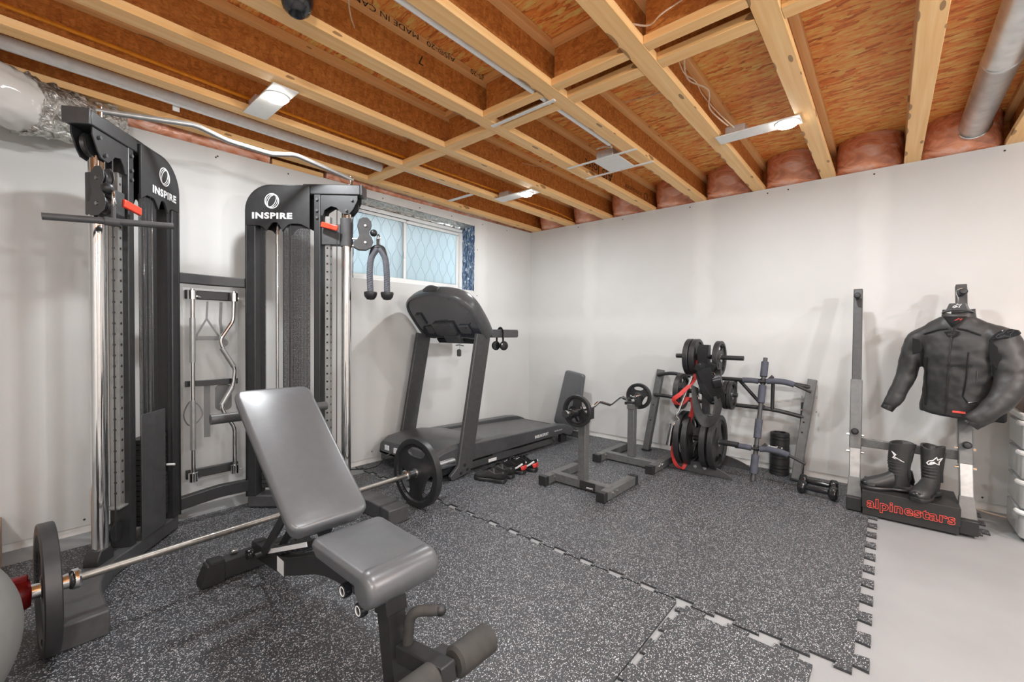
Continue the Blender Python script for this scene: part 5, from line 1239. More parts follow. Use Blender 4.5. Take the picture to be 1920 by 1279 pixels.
# ------------------------------------------------------------ two H-shaped squat stands
def stand(x, xa, xb, label):
    t = thing('squat_stand', label, 'squat stand', (x, -1.72, 0), 'pair of squat stands')
    yl, yr = -1.462, -1.955
    for y in (yl, yr):
        G().beam((xa+0.03, y, 0.036), (xb-0.03, y, 0.036), 0.062, 0.062).build('foot_tube', 'grey_metal', t, bev=0.004)
        for a, b in ((xa, xa+0.045), (xb-0.045, xb)): G().box(a, b, y-0.034, y+0.034, 0.001, 0.070).build('foot_cap', 'rubber', t, bev=0.003)
    G().beam((x, yr, 0.040), (x, yl, 0.040), 0.062, 0.062).build('cross_tube', 'grey_metal', t, bev=0.004)
    G().box(x-0.03, x+0.03, -1.755, -1.695, 0.07, 0.53).build('post', 'grey_metal', t, bev=0.004)
    g = G().box(x-0.034, x+0.034, -1.76, -1.69, 0.49, 0.535); g.build('post_collar', 'grey_metal', t, bev=0.003)
    g = G(); g.prism([(-0.07, 0.0), (0.06, 0.0), (0.06, 0.025), (-0.02, 0.028), (-0.045, 0.05), (-0.055, 0.085), (-0.07, 0.085)], (x-0.03, -1.725, 0.525), (0, 1, 0), (0, 0, 1), (0.06, 0, 0)); g.build('bar_cradle', 'black_metal', t, bev=0.003)
    g = G()
    for y in (yl, yr):
        for d in (-0.03, 0.03):
            yy = y-0.032 if y == yr else y-0.031
            g.cyl((x+d, yy, 0.045), (x+d, yy-0.010, 0.045), 0.010, n=8)
    g.build('bolt', 'chrome', t)
    return t
t = stand(-1.50, -1.655, -1.135, 'grey squat stand holding the near end of the curl bar, with a small black label')
G().box(-1.5325, -1.5315, -1.845, -1.715, 0.010, 0.070).build('label_plate', 'box_black', t)
lettering('smart', (-1.533, -1.80, 0.030), (0, -1, 0), (0, 0, 1), 0.016, 'white_ink', t, bold=0.02)
stand(-0.70, -0.865, -0.275, 'grey squat stand holding the far end of the curl bar')
ey, ez = -1.73, 0.590
t = thing('curl_barbell', 'chrome zigzag curl barbell resting across the two squat stands', 'curl barbell', (-1.15, ey, ez))
pts = bend([(-1.615, ey, ez), (-1.45, ey, ez), (-1.38, ey, ez), (-1.29, ey, ez+0.035), (-1.11, ey, ez-0.015), (-0.93, ey, ez+0.035), (-0.84, ey, ez), (-0.60, ey, ez)], 0.035, 5)
G().tube(pts, 0.0135, 14).build('shaft', 'chrome', t)
G().lathe([(0.014, 0), (0.034, 0), (0.034, 0.012), (0.025, 0.014), (0.025, 0.20), (0.0, 0.20)], (-1.560, ey, ez), (-1, 0, 0), 32).build('sleeve', 'chrome', t)
G().lathe([(0.014, 0), (0.034, 0), (0.034, 0.012), (0.025, 0.014), (0.025, 0.16), (0.0, 0.16)], (-0.625, ey, ez), (1, 0, 0), 32).build('sleeve', 'chrome', t)
put_plate('10', (-1.60, ey, ez), (1, 0, 0), 'small black plate on the near end of the curl barbell', 'plates on the curl barbell', 60)
put_plate('10', (-0.585, ey, ez), (1, 0, 0), 'small black plate on the far end of the curl barbell', 'plates on the curl barbell', 0)
t = thing('bar_collar', 'black locking collar in front of the near curl barbell plate', 'collar', (-1.635, ey, ez))
G().lathe([(0.0254, -0.014), (0.042, -0.014), (0.042, 0.014), (0.0254, 0.014)], (-1.637, ey, ez), (1, 0, 0), 24).build('collar_ring', 'plastic_black', t)
g = G(); m_ = frame((-1.637, ey, ez), (1, 0, 0)); 
for a in (60, 150): g.box(-0.012, 0.012, -0.014, 0.014, 0.036, 0.075, m_ @ Matrix.Rotation(R(a), 4, 'X'))
g.build('collar_lever', 'plastic_black', t, bev=0.005)

# ------------------------------------------------------------ plate tree
TX, TY = -0.40, -2.29
t = thing('plate_tree', 'black plate storage tree with pegs on both sides, loaded with plates', 'plate rack', (TX, TY, 0))
def bow(x, y0, y1, th=0.012, h=0.095):
    n = 16; pl = [(y0, 0.002)]+[(y0+(y1-y0)*k/n, 0.018+(h-0.018)*math.sin(PI*k/n)**0.8) for k in range(n+1)]+[(y1, 0.002)]
    return G().prism(pl, (x, 0, 0), (0, 1, 0), (0, 0, 1), (th, 0, 0))
bow(-0.552, -2.500, -1.995).build('base_blade', 'dark_metal', t, bev=0.002)
bow(-0.175, -2.560, -2.02).build('base_blade', 'dark_metal', t, bev=0.002)
G().beam((-0.545, TY+0.05, 0.055), (-0.17, TY, 0.055), 0.06, 0.07).build('base_tube', 'dark_metal', t, bev=0.004)
G().beam((-0.42, TY+0.03, 0.08), (-0.45, TY+0.03, 1.06), 0.055, 0.055, up=(1, 0, 0)).build('mast', 'dark_metal', t, bev=0.004)
g = G()
for y in (-2.19, -2.265): g.lathe([(0.0, 0), (0.016, 0.0), (0.014, 0.008), (0.0, 0.010)], (-0.552, y-0.03, 0.055), (-1, 0, 0), 20)
g.build('bolt', 'chrome', t)
PX = -0.46
for z, ya, yb in ((0.962, -2.015, -2.545), (0.665, -2.02, -2.505), (0.268, -2.05, -2.52)):
    G().cyl((PX, ya, z), (PX, yb, z), 0.019 if z > 0.3 else 0.022, n=20).build('peg', 'black_metal', t)
for z in (0.665, 0.268): G().beam((-0.44, TY+0.03, z), (PX, TY+0.03, z), 0.06, 0.06).build('peg_block', 'dark_metal', t)
grp = 'plates stored on the plate tree'
put_plate('35', (PX, -2.135, 0.955), (0, 1, 0), 'medium plate on the top left peg of the plate tree, outer', grp, 20)
put_plate('35', (PX, -2.185, 0.955), (0, 1, 0), 'medium plate on the top left peg of the plate tree, inner', grp, 50)
put_plate('25', (PX, -2.365, 0.955), (0, 1, 0), 'plate on the top right peg of the plate tree', grp, 0)
put_plate('35', (PX, -2.062, 0.655), (0, 1, 0), 'plate on the middle left peg of the plate tree behind the red band', grp, 0)
put_plate('10', (PX, -2.425, 0.660), (0, 1, 0), 'small plate on the middle right peg of the plate tree, inner', grp, 40)
put_plate('10', (PX, -2.462, 0.660), (0, 1, 0), 'small plate on the middle right peg of the plate tree, outer', grp, 10)
put_plate('45', (PX, -2.095, 0.262), (0, 1, 0), 'large plate low on the plate tree, outermost left', grp, 0)
put_plate('45', (PX, -2.158, 0.262), (0, 1, 0), 'large plate low on the plate tree, second from the left', grp, 25)
put_plate('45', (PX, -2.300, 0.262), (0, 1, 0), 'large plate low on the plate tree, third from the left', grp, 0)
put_plate('45', (PX, -2.362, 0.262), (0, 1, 0), 'large plate low on the plate tree, outermost right', grp, 180)
# straps, belts and bands draped on the tree
def strap(name, label, pts, w_, th, m, cat, up=(0, 1, 0), extra=None, n=6, sub=None, parts='webbing'):
    t = thing(name, label, cat, pts[0]); g = G(); g.tube(spline(pts, n), 0.5, 4, flat=(th, w_), up=up) if False else g.tube(spline(pts, n), 0.5, 4, flat=(w_, th), up=up); g.build(parts, m, t, ang=60, bev=0.001); return t
t = strap('resistance_band', 'red resistance band draped over the middle left side of the plate tree', [(-0.50, -2.19, 0.93), (-0.55, -2.20, 0.78), (-0.62, -2.12, 0.66), (-0.63, -2.06, 0.60), (-0.60, -2.10, 0.56), (-0.57, -2.17, 0.62), (-0.57, -2.20, 0.55), (-0.56, -2.17, 0.44), (-0.56, -2.15, 0.40)], 0.035, 0.005, 'red_band', 'resistance band', parts='band')
t = strap('resistance_band', 'red band end lying on the floor left of the large plates', [(-0.57, -2.05, 0.26), (-0.60, -2.045, 0.16), (-0.60, -2.07, 0.06), (-0.58, -2.12, 0.02), (-0.55, -2.14, 0.06)], 0.028, 0.005, 'red_band', 'resistance band', parts='band')
t = thing('dip_belt', 'black padded dipping belt with a chain hanging from the plate tree', 'weight belt', (-0.62, -2.36, 0.7))
loop = spline([(-0.60, -2.22, 0.72), (-0.64, -2.245, 0.60), (-0.66, -2.28, 0.50), (-0.65, -2.34, 0.465), (-0.615, -2.385, 0.50), (-0.60, -2.402, 0.60), (-0.595, -2.395, 0.66)], 6)
G().tube(loop, 0.5, 4, flat=(0.014, 0.11), up=(0.2, 1, 0.2)).build('belt_pad', 'webbing_grey', t, ang=60, bev=0.004)
g = G()
for k in range(16):
    p = V((-0.60, -2.255+0.004*math.sin(k), 0.90-0.018*k)); u = V((1, 0, 0)) if k % 2 else V((0, 1, 0)); g.tube([p+u*0.006*math.cos(a*PI/4)+V((0, 0, 1))*0.012*math.sin(a*PI/4) for a in range(8)], 0.0022, 6, closed=True)
g.build('chain', 'chrome', t)
t = thing('strap_bundle', 'bundle of black nylon straps and cuffs hung on the top of the plate tree', 'straps', (-0.60, -2.32, 0.85))
G().tube(spline([(-0.52, -2.262, 1.06), (-0.575, -2.262, 1.02), (-0.58, -2.27, 0.90), (-0.585, -2.275, 0.86)], 6), 0.5, 4, flat=(0.012, 0.075), up=(1, 0, 0)).build('webbing', 'fabric_black', t, bev=0.003)
G().tube(spline([(-0.56, -2.30, 0.90), (-0.61, -2.30, 0.85), (-0.62, -2.36, 0.74), (-0.60, -2.42, 0.66)], 6), 0.5, 4, flat=(0.05, 0.11), up=(1, 0, 0)).build('cuff', 'fabric_black', t, ang=60, bev=0.012)
G().tube(spline([(-0.57, -2.24, 0.86), (-0.62, -2.27, 0.78), (-0.64, -2.32, 0.68), (-0.61, -2.36, 0.62)], 6), 0.5, 4, flat=(0.03, 0.05), up=(1, 0, 0)).build('webbing', 'fabric_black', t, ang=60, bev=0.005)
G().tube(spline([(-0.58, -2.38, 0.86), (-0.64, -2.40, 0.80), (-0.645, -2.42, 0.74)], 6), 0.5, 4, flat=(0.025, 0.07), up=(1, 0, 0)).build('webbing', 'leather_gloss', t, ang=60, bev=0.005)
for q, s_ in (((-0.61, -2.25, 0.875), 0.03), ((-0.60, -2.34, 0.89), 0.035)): G().box(-0.02, 0.02, -s_, s_, -s_, s_, Matrix.Translation(q) @ Matrix.Rotation(0.4, 4, 'X')).build('pouch', 'fabric_black', t, bev=0.012)
G().tube([(-0.625, -2.36+0.02*math.cos(a*PI/8), 0.83+0.02*math.sin(a*PI/8)) for a in range(16)], 0.003, 6, closed=True).build('ring', 'chrome', t)
# chrome triceps bar leaning on the left side of the tree
t = thing('triceps_bar', 'chrome bar with a wide end sleeve leaning against the left side of the plate tree', 'curl bar', (-0.66, -2.05, 0.2))
G().tube(bend([(-0.56, -2.185, 0.80), (-0.61, -2.095, 0.50), (-0.62, -2.075, 0.47), (-0.60, -2.105, 0.43), (-0.625, -2.052, 0.39)], 0.03), 0.011, 12).build('shaft', 'chrome', t)
g = G().lathe([(0.012, 0), (0.032, 0.0), (0.032, 0.012), (0.025, 0.016), (0.025, 0.19), (0.0, 0.19)], (-0.625, -2.050, 0.40), (-0.05, 0.13, -1), 28); g.build('sleeve', 'chrome', t)

# ------------------------------------------------------------ pull-up frame leaning on the long wall
t = thing('wall_pull_up_frame', 'grey and black pull-up bar frame leaning against the long wall', 'pull-up bar', (-0.1, -2.3, 0))
for (yb, xb), (yt, xt), nm in (((-1.625, -0.16), (-1.712, -0.045), 'l'), ((-2.875, -0.20), (-2.955, -0.055), 'r')):
    G().beam((xb, yb, 0.010), (xt, yt, 0.795), 0.062, 0.058, up=(1, 0, 0)).build('post', 'grey_metal', t, bev=0.004)
    G().beam((xb, yb, 0.002), (xb, yb, 0.016), 0.075, 0.075, up=(1, 0, 0)).build('foot_cap', 'rubber', t, bev=0.003)
def fr(y, z, bowx=0.0): return V((-0.075-(0.8-z)*0.14-bowx, y, z))
g = G(); g.tube(spline([fr(-1.70, 0.745), fr(-1.86, 0.775, 0.07), fr(-2.05, 0.765, 0.10), fr(-2.55, 0.765, 0.10), fr(-2.75, 0.765, 0.06), fr(-2.94, 0.735)], 6), 0.017, 14); g.build('top_rail', 'black_metal', t)
g = G(); g.tube(spline([fr(-1.68, 0.55), fr(-1.80, 0.555, 0.05), fr(-2.05, 0.545, 0.08), fr(-2.55, 0.545, 0.08), fr(-2.75, 0.53, 0.05), fr(-2.93, 0.49)], 6), 0.017, 14); g.build('lower_rail', 'black_metal', t)
for ya, za, yb, zb in ((-2.42, 0.765, -2.42, 0.545), (-2.70, 0.765, -2.70, 0.54), (-2.45, 0.76, -2.64, 0.55), (-1.95, 0.77, -1.95, 0.55)):
    G().cyl(fr(ya, za, 0.09), fr(yb, zb, 0.07), 0.014, n=14).build('brace', 'black_metal', t)
G().beam((-0.045, -2.885, 0.01), (-0.02, -2.90, 0.60), 0.045, 0.03, up=(1, 0, 0)).build('wall_bracket', 'black_metal', t, bev=0.003)
g = G()
for y, z in ((-1.655, 0.30), (-1.672, 0.45), (-2.905, 0.38), (-2.912, 0.46)):
    x = -0.16+0.145*z if y > -2 else -0.20+0.185*z
    g.cyl((x-0.0295, y, z), (x-0.034, y, z), 0.007, n=10)
g.build('post_hole', 'black_ink', t)
g = G()
for z in (0.55, 0.66): g.cyl((-0.10, -2.985, z), (-0.10, -2.995, z), 0.009, n=10); g.cyl((-0.12, -2.90, z), (-0.12, -2.89, z), 0.009, n=10)
g.build('bolt', 'chrome', t)
# ------------------------------------------------------------ foam covered multi-grip bar
b0, b1 = V((-0.49, -2.632, 0.012)), V((-0.160, -2.640, 0.958))
t = thing('multi_grip_bar', 'black bar with slate blue foam sleeves and two crossed arms leaning on the pull-up frame', 'pull-up bar', tuple(b0))
bx = lambda s: b0.lerp(b1, s)
G().cyl(b0, b1, 0.0165, n=18).build('main_bar', 'dark_metal', t)
for a, b in ((0.05, 0.20), (0.33, 0.50), (0.67, 0.80), (0.885, 0.975)) if False else ((0.055, 0.20), (0.335, 0.485), (0.62, 0.765), (0.84, 0.965)):
    G().cyl(bx(a), bx(b), 0.027, n=22).build('foam_sleeve', 'foam_blue', t)
for s in (0.255, 0.80):
    c = bx(s); L_ = c+V((-0.03, 0.155, 0.0)); Rr_ = c+V((-0.02, -0.31, -0.025))
    arm = spline([c+V((-0.03, 0.165, 0.0)), c+V((-0.03, 0.08, 0.004)), c+V((-0.028, 0, 0.0)), c+V((-0.03, -0.10, 0.012)), c+V((-0.03, -0.20, 0.0)), c+V((-0.02, -0.33, -0.055))], 6)
    G().tube(arm, 0.011, 12).build('cross_arm', 'black_metal', t)
    G().tube(arm[2:11], 0.022, 16).build('foam_sleeve', 'foam_blue', t); G().tube(arm[14:26], 0.023, 16).build('foam_sleeve', 'foam_blue', t)
    G().lathe([(0.0, -0.02), (0.022, -0.02), (0.022, 0.02), (0, 0.02)], c, (b1-b0), 16).build('clamp', 'black_metal', t)
    G().beam(c+V((-0.02, -0.03, 0)), c+V((-0.03, -0.075, 0.05)), 0.012, 0.025).build('clamp_tab', 'dark_metal', t)
# ------------------------------------------------------------ foam roller
t = thing('foam_roller', 'black ribbed massage roller standing on end by the long wall', 'massage roller', (-0.10, -2.745, 0))
prof = [(0.04, 0.0), (0.066, 0.0)]
z = 0.0
for k, h in enumerate((0.030, 0.026, 0.026, 0.055, 0.026, 0.026, 0.026, 0.026, 0.050, 0.026, 0.026)):
    prof += [(0.070, z+0.003), (0.070, z+h-0.005), (0.064, z+h-0.002), (0.064, z+h)]; z += h+0.0
prof += [(0.066, z), (0.060, z+0.003), (0.048, z+0.002), (0.046, z-0.03), (0.04, 0.0)]
G().lathe(prof, (-0.105, -2.745, 0.001), (0, 0, 1), 40).build('roller_body', 'rubber', t)
G().lathe([(0.0, 0), (0.046, 0), (0.046, 0.004), (0, 0.004)], (-0.105, -2.745, 0.28), (0, 0, 1), 24).build('core', 'rubber_matte', t)
lettering('TriggerPoint', (-0.1752, -2.728, 0.2325), (0.12, -1, 0), (0, 0, 1), 0.017, 'white_ink', t, bold=0.03, sx=0.8)
# ------------------------------------------------------------ dumbbells
def dumbbell(p, yaw, label, L=0.235, rh=0.048):
    d = V((math.cos(yaw), math.sin(yaw), 0)); p = V(p); t = thing('dumbbell', label, 'dumbbell', tuple(p), 'glossy dumbbells by the wall')
    G().lathe([(0.017, -L*0.28), (0.020, 0), (0.017, L*0.28)], p, d, 20).build('handle', 'plastic_black', t)
    for s in (-1, 1): G().lathe([(0.0, 0.0), (rh*0.62, 0.0), (rh, 0.014), (rh, L*0.20), (rh*0.66, L*0.235), (0, L*0.235)], p+d*s*L*0.27, d*s, 8).build('head', 'plastic_black', t, bev=0.007, seg=3, ang=20)
dumbbell((-0.50, -3.045, 0.048), R(-95), 'glossy black dumbbell nearest the viewer beside the leaning frame')
dumbbell((-0.33, -3.035, 0.048), R(-91), 'glossy black dumbbell farther back, against the post of the frame')
# ------------------------------------------------------------ squat rack uprights leaning on the wall
def rk(y0, y1, z): # centre of a post at height z
    return V((-0.585+0.258*z, y0+(y1-y0)*z/1.5, z))
t = rackt = thing('squat_rack', 'tall two-post grey squat rack with pegs leaning by the long wall', 'squat rack', (-0.5, -3.5, 0))
posts = ((-3.255, -3.232), (-3.775, -3.752))
for y0, y1 in posts:
    G().beam(rk(y0, y1, 0.16), rk(y0, y1, 0.60), 0.060, 0.060, up=(1, 0, 0)).build('lower_post', 'silver_paint', t, bev=0.005)
    G().beam(rk(y0, y1, 0.56), rk(y0, y1, 1.485), 0.052, 0.052, up=(1, 0, 0)).build('upper_post', 'dark_metal', t, bev=0.005)
    G().beam(rk(y0, y1, 0.38), rk(y0, y1, 0.84), 0.064, 0.064, up=(1, 0, 0)).build('post_joint', 'grey_metal', t, bev=0.005)
    G().beam(rk(y0, y1, 0.055), rk(y0, y1, 0.20), 0.085, 0.088, up=(1, 0, 0), w2=0.064, h2=0.064).build('foot_flare', 'grey_metal', t, bev=0.004)
    G().beam((rk(y0, y1, 0).x-0.04, y0, 0.045), (rk(y0, y1, 0).x+0.26, y0, 0.045), 0.070, 0.075).build('foot_tube', 'dark_metal', t, bev=0.004)
    G().box(rk(y0, y1, 0).x-0.062, rk(y0, y1, 0).x-0.01, y0-0.040, y0+0.040, 0.006, 0.090).build('foot_cap', 'rubber', t, bev=0.004)
    for z in (1.425, 0.50):
        c = rk(y0, y1, z); g = G().lathe([(0.0, 0.10), (0.014, 0.098), (0.021, 0.088), (0.021, 0.06), (0.015, 0.05), (0.015, 0.0), (0.0, 0.0)], c+V((-0.02, 0, 0)), (-1, 0, 0.12), 20); g.build('peg', 'rubber', t)
    g = G()
    for z in (0.36, 0.47):
        for s in (-1, 1): c = rk(y0, y1, z); g.cyl(c+V((0, s*0.030, 0)), c+V((0, s*0.046, 0)), 0.009, n=8)
    g.build('bolt', 'chrome', t)
c0, c1 = rk(*posts[0], 0.42), rk(*posts[1], 0.42)
G().beam(c0+V((0.040, 0, 0)), c1+V((0.040, 0, 0)), 0.025, 0.055).build('crossbar', 'grey_metal', t, bev=0.004)

# ------------------------------------------------------------ boot box
t = thing('boot_box', 'black shoe box with red outlined lettering between the rack feet', 'box', (-0.48, -3.52, 0.001))
bxm = Matrix.Translation((-0.665, -3.518, 0.002)) @ Matrix.Rotation(R(0.0), 4, 'Z')
G().box(0.0, 0.36, -0.218, 0.218, 0.0, 0.150, bxm).build('box_body', 'box_black', t, bev=0.002)
G().box(-0.004, 0.364, -0.222, 0.222, 0.045, 0.155, bxm).build('box_lid', 'box_black', t, bev=0.002)
lettering('alpinestars', (-0.6698, -3.520, 0.082), (0, -1, 0), (0, 0, 1), 0.058, 'red_ink', t, 'brand_lettering', outline=0.020, bold=0.02, sx=1.05, spacing=1.06)
def astar(k=1.0):
    return [(x*k, y*k) for x, y in ((-0.52, -0.16), (-0.40, 0.02), (-0.12, 0.12), (0.10, 0.40), (0.16, 0.16), (0.56, 0.32), (0.30, -0.02), (0.34, -0.22), (0.02, -0.10), (-0.22, -0.22), (-0.40, -0.26))]
def emblem(o, U, W, k, m, parent, wd=0.005, name='emblem'):
    ribbon(astar(k), o, U, W, wd, m, parent, name); ribbon([(x*k, y*k) for x, y in ((-0.34, -0.16), (-0.20, -0.04), (0.02, -0.02), (-0.10, -0.14))], o, U, W, wd*0.8, m, parent, name)
ribbon([(-0.17, 0.02), (0.00, 0.06), (0.10, 0.13), (0.11, 0.07), (0.02, 0.0)], (-0.52, -3.44, 0.1575), (0, -1, 0), (1, 0, 0), 0.006, 'red_ink', t, 'lid_emblem', ext=0.0006)

# ------------------------------------------------------------ motorcycle boots
def boot(p, yaw, label, side, foot_l=0.29):
    """toe points along local -X... yaw turns it about Z"""
    t = thing('boot', label, 'boot', p, 'pair of black motorcycle boots'); Mx = Matrix.Translation(V(p)) @ Matrix.Rotation(yaw, 4, 'Z') @ Matrix.Diagonal((0.92, 1, 1, 1))
    g = G(); rings = []
    # shaft and foot as one swept body: centre (x,z), half width, half depth
    path = [(0.215, 0.030, 0.030, 0.018), (0.200, 0.036, 0.040, 0.028), (0.165, 0.042, 0.048, 0.035), (0.125, 0.048, 0.049, 0.042), (0.085, 0.056, 0.044, 0.052), (0.050, 0.068, 0.041, 0.064)]
    foot = []
    for x, zc, hw, hh in path: foot.append([(x, hw*math.cos(R(a)), max(0.012, zc+hh*math.sin(R(a)))) for a in range(0, 360, 15)])
    g.loft(foot)
    shaft = []
    for k in range(61):
        u = k/60; z = 0.040+0.262*u; lean = 0.010*math.sin(PI*u)
        hd = 0.060-0.010*math.sin(PI*min(1, u*1.6)) + 0.012*u; hw = 0.040-0.003*math.sin(PI*u)+0.016*u
        cx = 0.004-0.012*u+lean; rib = 0.005*abs(math.sin(u*PI*13)) if 0.20 < u < 0.57 else 0
        ring = []
        for a in range(0, 360, 15):
            ca, sa = math.cos(R(a)), math.sin(R(a)); rr = rib*max(0, ca)
            ztop = (0.016*abs(sa)-0.004*ca) if k == 60 else 0
            ring.append((cx+(hd+rr)*ca, (hw+rr*0.5)*sa, z+ztop))
        shaft.append(ring)
    inner = [(cx+(hd-0.012)*math.cos(R(a)), (hw-0.012)*math.sin(R(a)), z-0.05) for a in range(0, 360, 15)]
    lip = [(cx+(hd-0.010)*math.cos(R(a)), (hw-0.010)*math.sin(R(a)), z+0.012*abs(math.sin(R(a)))) for a in range(0, 360, 15)]
    g.loft(shaft+[lip, inner]); g.xf(Mx); g.build('boot_upper', 'leather', t, ang=60)
    g = G(); sole = []
    for x, hw in ((-0.070, 0.022), (-0.062, 0.034), (-0.03, 0.040), (0.02, 0.034), (0.06, 0.035), (0.12, 0.050), (0.17, 0.050), (0.205, 0.040), (0.222, 0.022)):
        h = 0.0 if x < 0.02 or x > 0.06 else 0.008
        sole.append([(x, -hw, h), (x, hw, h), (x, hw+0.003, 0.014), (x, hw-0.002, 0.024), (x, -hw+0.002, 0.024), (x, -hw-0.003, 0.014)])
    g.loft(sole); g.xf(Mx); g.build('sole', 'rubber', t, bev=0.002)
    g = G(); rings = []
    for k, (x, hw, h) in enumerate(((0.223, 0.012, 0.016), (0.218, 0.030, 0.026), (0.195, 0.043, 0.036), (0.165, 0.0505, 0.044))): rings.append([(x, hw*math.cos(R(a)), 0.026+h*math.sin(R(a))) for a in range(0, 181, 15)])
    g.loft(rings, close=False, cap=False); g.xf(Mx); g.build('toe_cap', 'leather_gloss', t, ang=60)
    g = G(); g.tube([Mx @ V((-0.060, 0.0, 0.05)), Mx @ V((-0.067, 0, 0.075)), Mx @ V((-0.060, 0, 0.10)), Mx @ V((-0.052, 0, 0.14))], 0.018, 10, flat=(0.5, 1.4), up=tuple(Mx.to_3x3() @ V((1, 0, 0)))); g.build('heel_guard', 'leather_gloss', t)
    g = G(); 
    for s in (-1, 1): g.tube([Mx @ V((-0.035, s*0.034, 0.09)), Mx @ V((-0.025, s*0.036, 0.16)), Mx @ V((-0.032, s*0.041, 0.24)), Mx @ V((-0.04, s*0.042, 0.28))], 0.009, 8, flat=(0.4, 1.2)); 
    g.build('side_panel', 'leather_gloss', t)
    return t, Mx
# direction of travel: toes towards the viewer's left
t1, M1 = boot((-0.535, -3.480, 0.158), R(112), 'black motorcycle boot on the left of the boot box, toe pointing left', 1)
t2, M2 = boot((-0.515, -3.622, 0.158), R(158), 'black motorcycle boot on the right of the boot box, with a bold white star mark', -1)
def on_boot(Mx, ang, z, k, parent, m='white_ink', wd=0.005):
    """mark on the shaft at direction ang (degrees) round it"""
    u = (z-0.04)/0.262; hd = 0.060-0.010*math.sin(PI*min(1, u*1.6))+0.012*u; hw = 0.040-0.003*math.sin(PI*u)+0.016*u; cx = 0.004-0.012*u+0.010*math.sin(PI*u)
    a = R(ang); n_ = V((math.cos(a)/hd, math.sin(a)/hw, 0)).normalized(); c = V((cx+hd*math.cos(a), hw*math.sin(a), z)) + n_*0.0125
    n_w = Mx.to_3x3() @ n_; U = V((0, 0, 1)).cross(n_w)*1; emblem(Mx @ c, U, V((0, 0, 1)), k, m, parent, wd)
def wrap_mark(Mx, base_ang, zc, k, parent, m='white_ink', wd=0.0055, pts=None):
    out = []
    for x, y in (pts or astar(k)):
        z = zc+y; u = (z-0.04)/0.262; hd = 0.060-0.010*math.sin(PI*min(1, u*1.6))+0.012*u; hw = 0.040-0.003*math.sin(PI*u)+0.016*u; cx = 0.004-0.012*u+0.010*math.sin(PI*u)
        a = R(base_ang)+x/((hd+hw)/2); out.append(Mx @ V((cx+(hd+0.0028)*math.cos(a), (hw+0.0028)*math.sin(a), z)))
    o2 = []
    for i in range(len(out)):
        p, q = out[i], out[(i+1) % len(out)]; o2 += [p, (p+q)/2]
    c = Mx @ V((0, 0, zc)); g = G(); g.tube(o2, wd/2, 5, closed=True, flat=(1, 1)); g.build('emblem', m, parent)
wrap_mark(M2, 38, 0.228, 0.075, t2); wrap_mark(M2, 38, 0.228, 0.075, t2, pts=[(x*0.075, y*0.075) for x, y in ((-0.34, -0.16), (-0.20, -0.04), (0.02, -0.02), (-0.10, -0.14))])
wrap_mark(M1, 55, 0.228, 0.07, t1, pts=[(-0.03, 0.03), (-0.005, 0.012), (-0.015, 0.0), (0.035, -0.028), (-0.02, -0.008), (-0.01, 0.006)])

# ------------------------------------------------------------ leather jacket on its hanger
t = jk = thing('leather_jacket', 'black leather motorcycle jacket hanging on the right rack upright', 'jacket', (-0.45, -3.73, 1.0))
# local frame: u to the viewer's right along -Y (turned a little), n towards the viewer, z up
jc = V((-0.46, -3.715, 0)); ju = V((-0.30, -1, 0)).normalized(); jn = V((-1, 0.30, 0)).normalized()
J = lambda u, n, z: jc + ju*u + jn*n + V((0, 0, z))
def jring(u0, u1, th, z, n=32, sq=2.6, zt=0.0, noise=0.0, lo=None):
    ring = []; c = (u0+u1)/2; hw = (u1-u0)/2
    for k in range(n):
        a = 2*PI*k/n; x = math.copysign(abs(math.cos(a))**(2/sq), math.cos(a)); y = math.copysign(abs(math.sin(a))**(2/sq), math.sin(a))
        q = J(c+hw*x, th*y*0.5, z+zt*(x))
        if noise: q = q + jn*noise*mnoise.noise(V((q.y*9, q.z*11, q.x*3)))
        ring.append(q)
    return ring
prof = [(0.662, -0.150, 0.165, 0.13), (0.668, -0.158, 0.175, 0.15), (0.72, -0.156, 0.172, 0.165), (0.80, -0.146, 0.165, 0.175), (0.90, -0.140, 0.165, 0.185), (0.98, -0.146, 0.172, 0.19), (1.05, -0.158, 0.182, 0.19), (1.11, -0.172, 0.196, 0.18), (1.16, -0.176, 0.205, 0.165), (1.20, -0.160, 0.195, 0.15), (1.235, -0.125, 0.155, 0.13), (1.26, -0.088, 0.11, 0.115), (1.272, -0.070, 0.085, 0.11)]
body = G(); rings = []
for z, a, b, th in prof: rings.append(jring(a, b, th, z, 48, 2.4, zt=-0.012*(1 if z < 0.8 else 0.3)))
body.loft(rings, cap=True)
def sleeve_into(g, pts, rs):
    path = spline(pts, 6); n = len(path); rr = []
    for i in range(n):
        f = i/(n-1)*(len(rs)-1); k = min(int(f), len(rs)-2); rr.append(rs[k]+(rs[k+1]-rs[k])*(f-k))
    b_ = len(g.v); g.tube(path, 1, 24, rs=rr, up=tuple(jn))
    e, e0 = path[-1], path[-3]; d = (e-e0).normalized()
    c_ = G(); c_.lathe([(rs[-1]*0.93, -0.03), (rs[-1]*1.04, -0.02), (rs[-1]*0.98, 0.014), (rs[-1]*0.8, 0.014), (rs[-1]*0.78, -0.01)], e, d, 24); c_.build('cuff', 'leather_gloss', jk)
SL = ([J(-0.105, 0.0, 1.175), J(-0.170, 0.0, 1.125), J(-0.203, 0.008, 1.00), J(-0.228, 0.02, 0.87), J(-0.275, 0.05, 0.735), J(-0.300, 0.06, 0.675)], [0.060, 0.064, 0.056, 0.050, 0.044, 0.036])
SR = ([J(0.115, 0.0, 1.175), J(0.195, 0.012, 1.125), J(0.236, 0.03, 1.00), J(0.236, 0.065, 0.875), J(0.180, 0.120, 0.750), J(0.108, 0.145, 0.655)], [0.062, 0.076, 0.072, 0.066, 0.054, 0.042])
sleeve_into(body, *SL); sleeve_into(body, *SR)
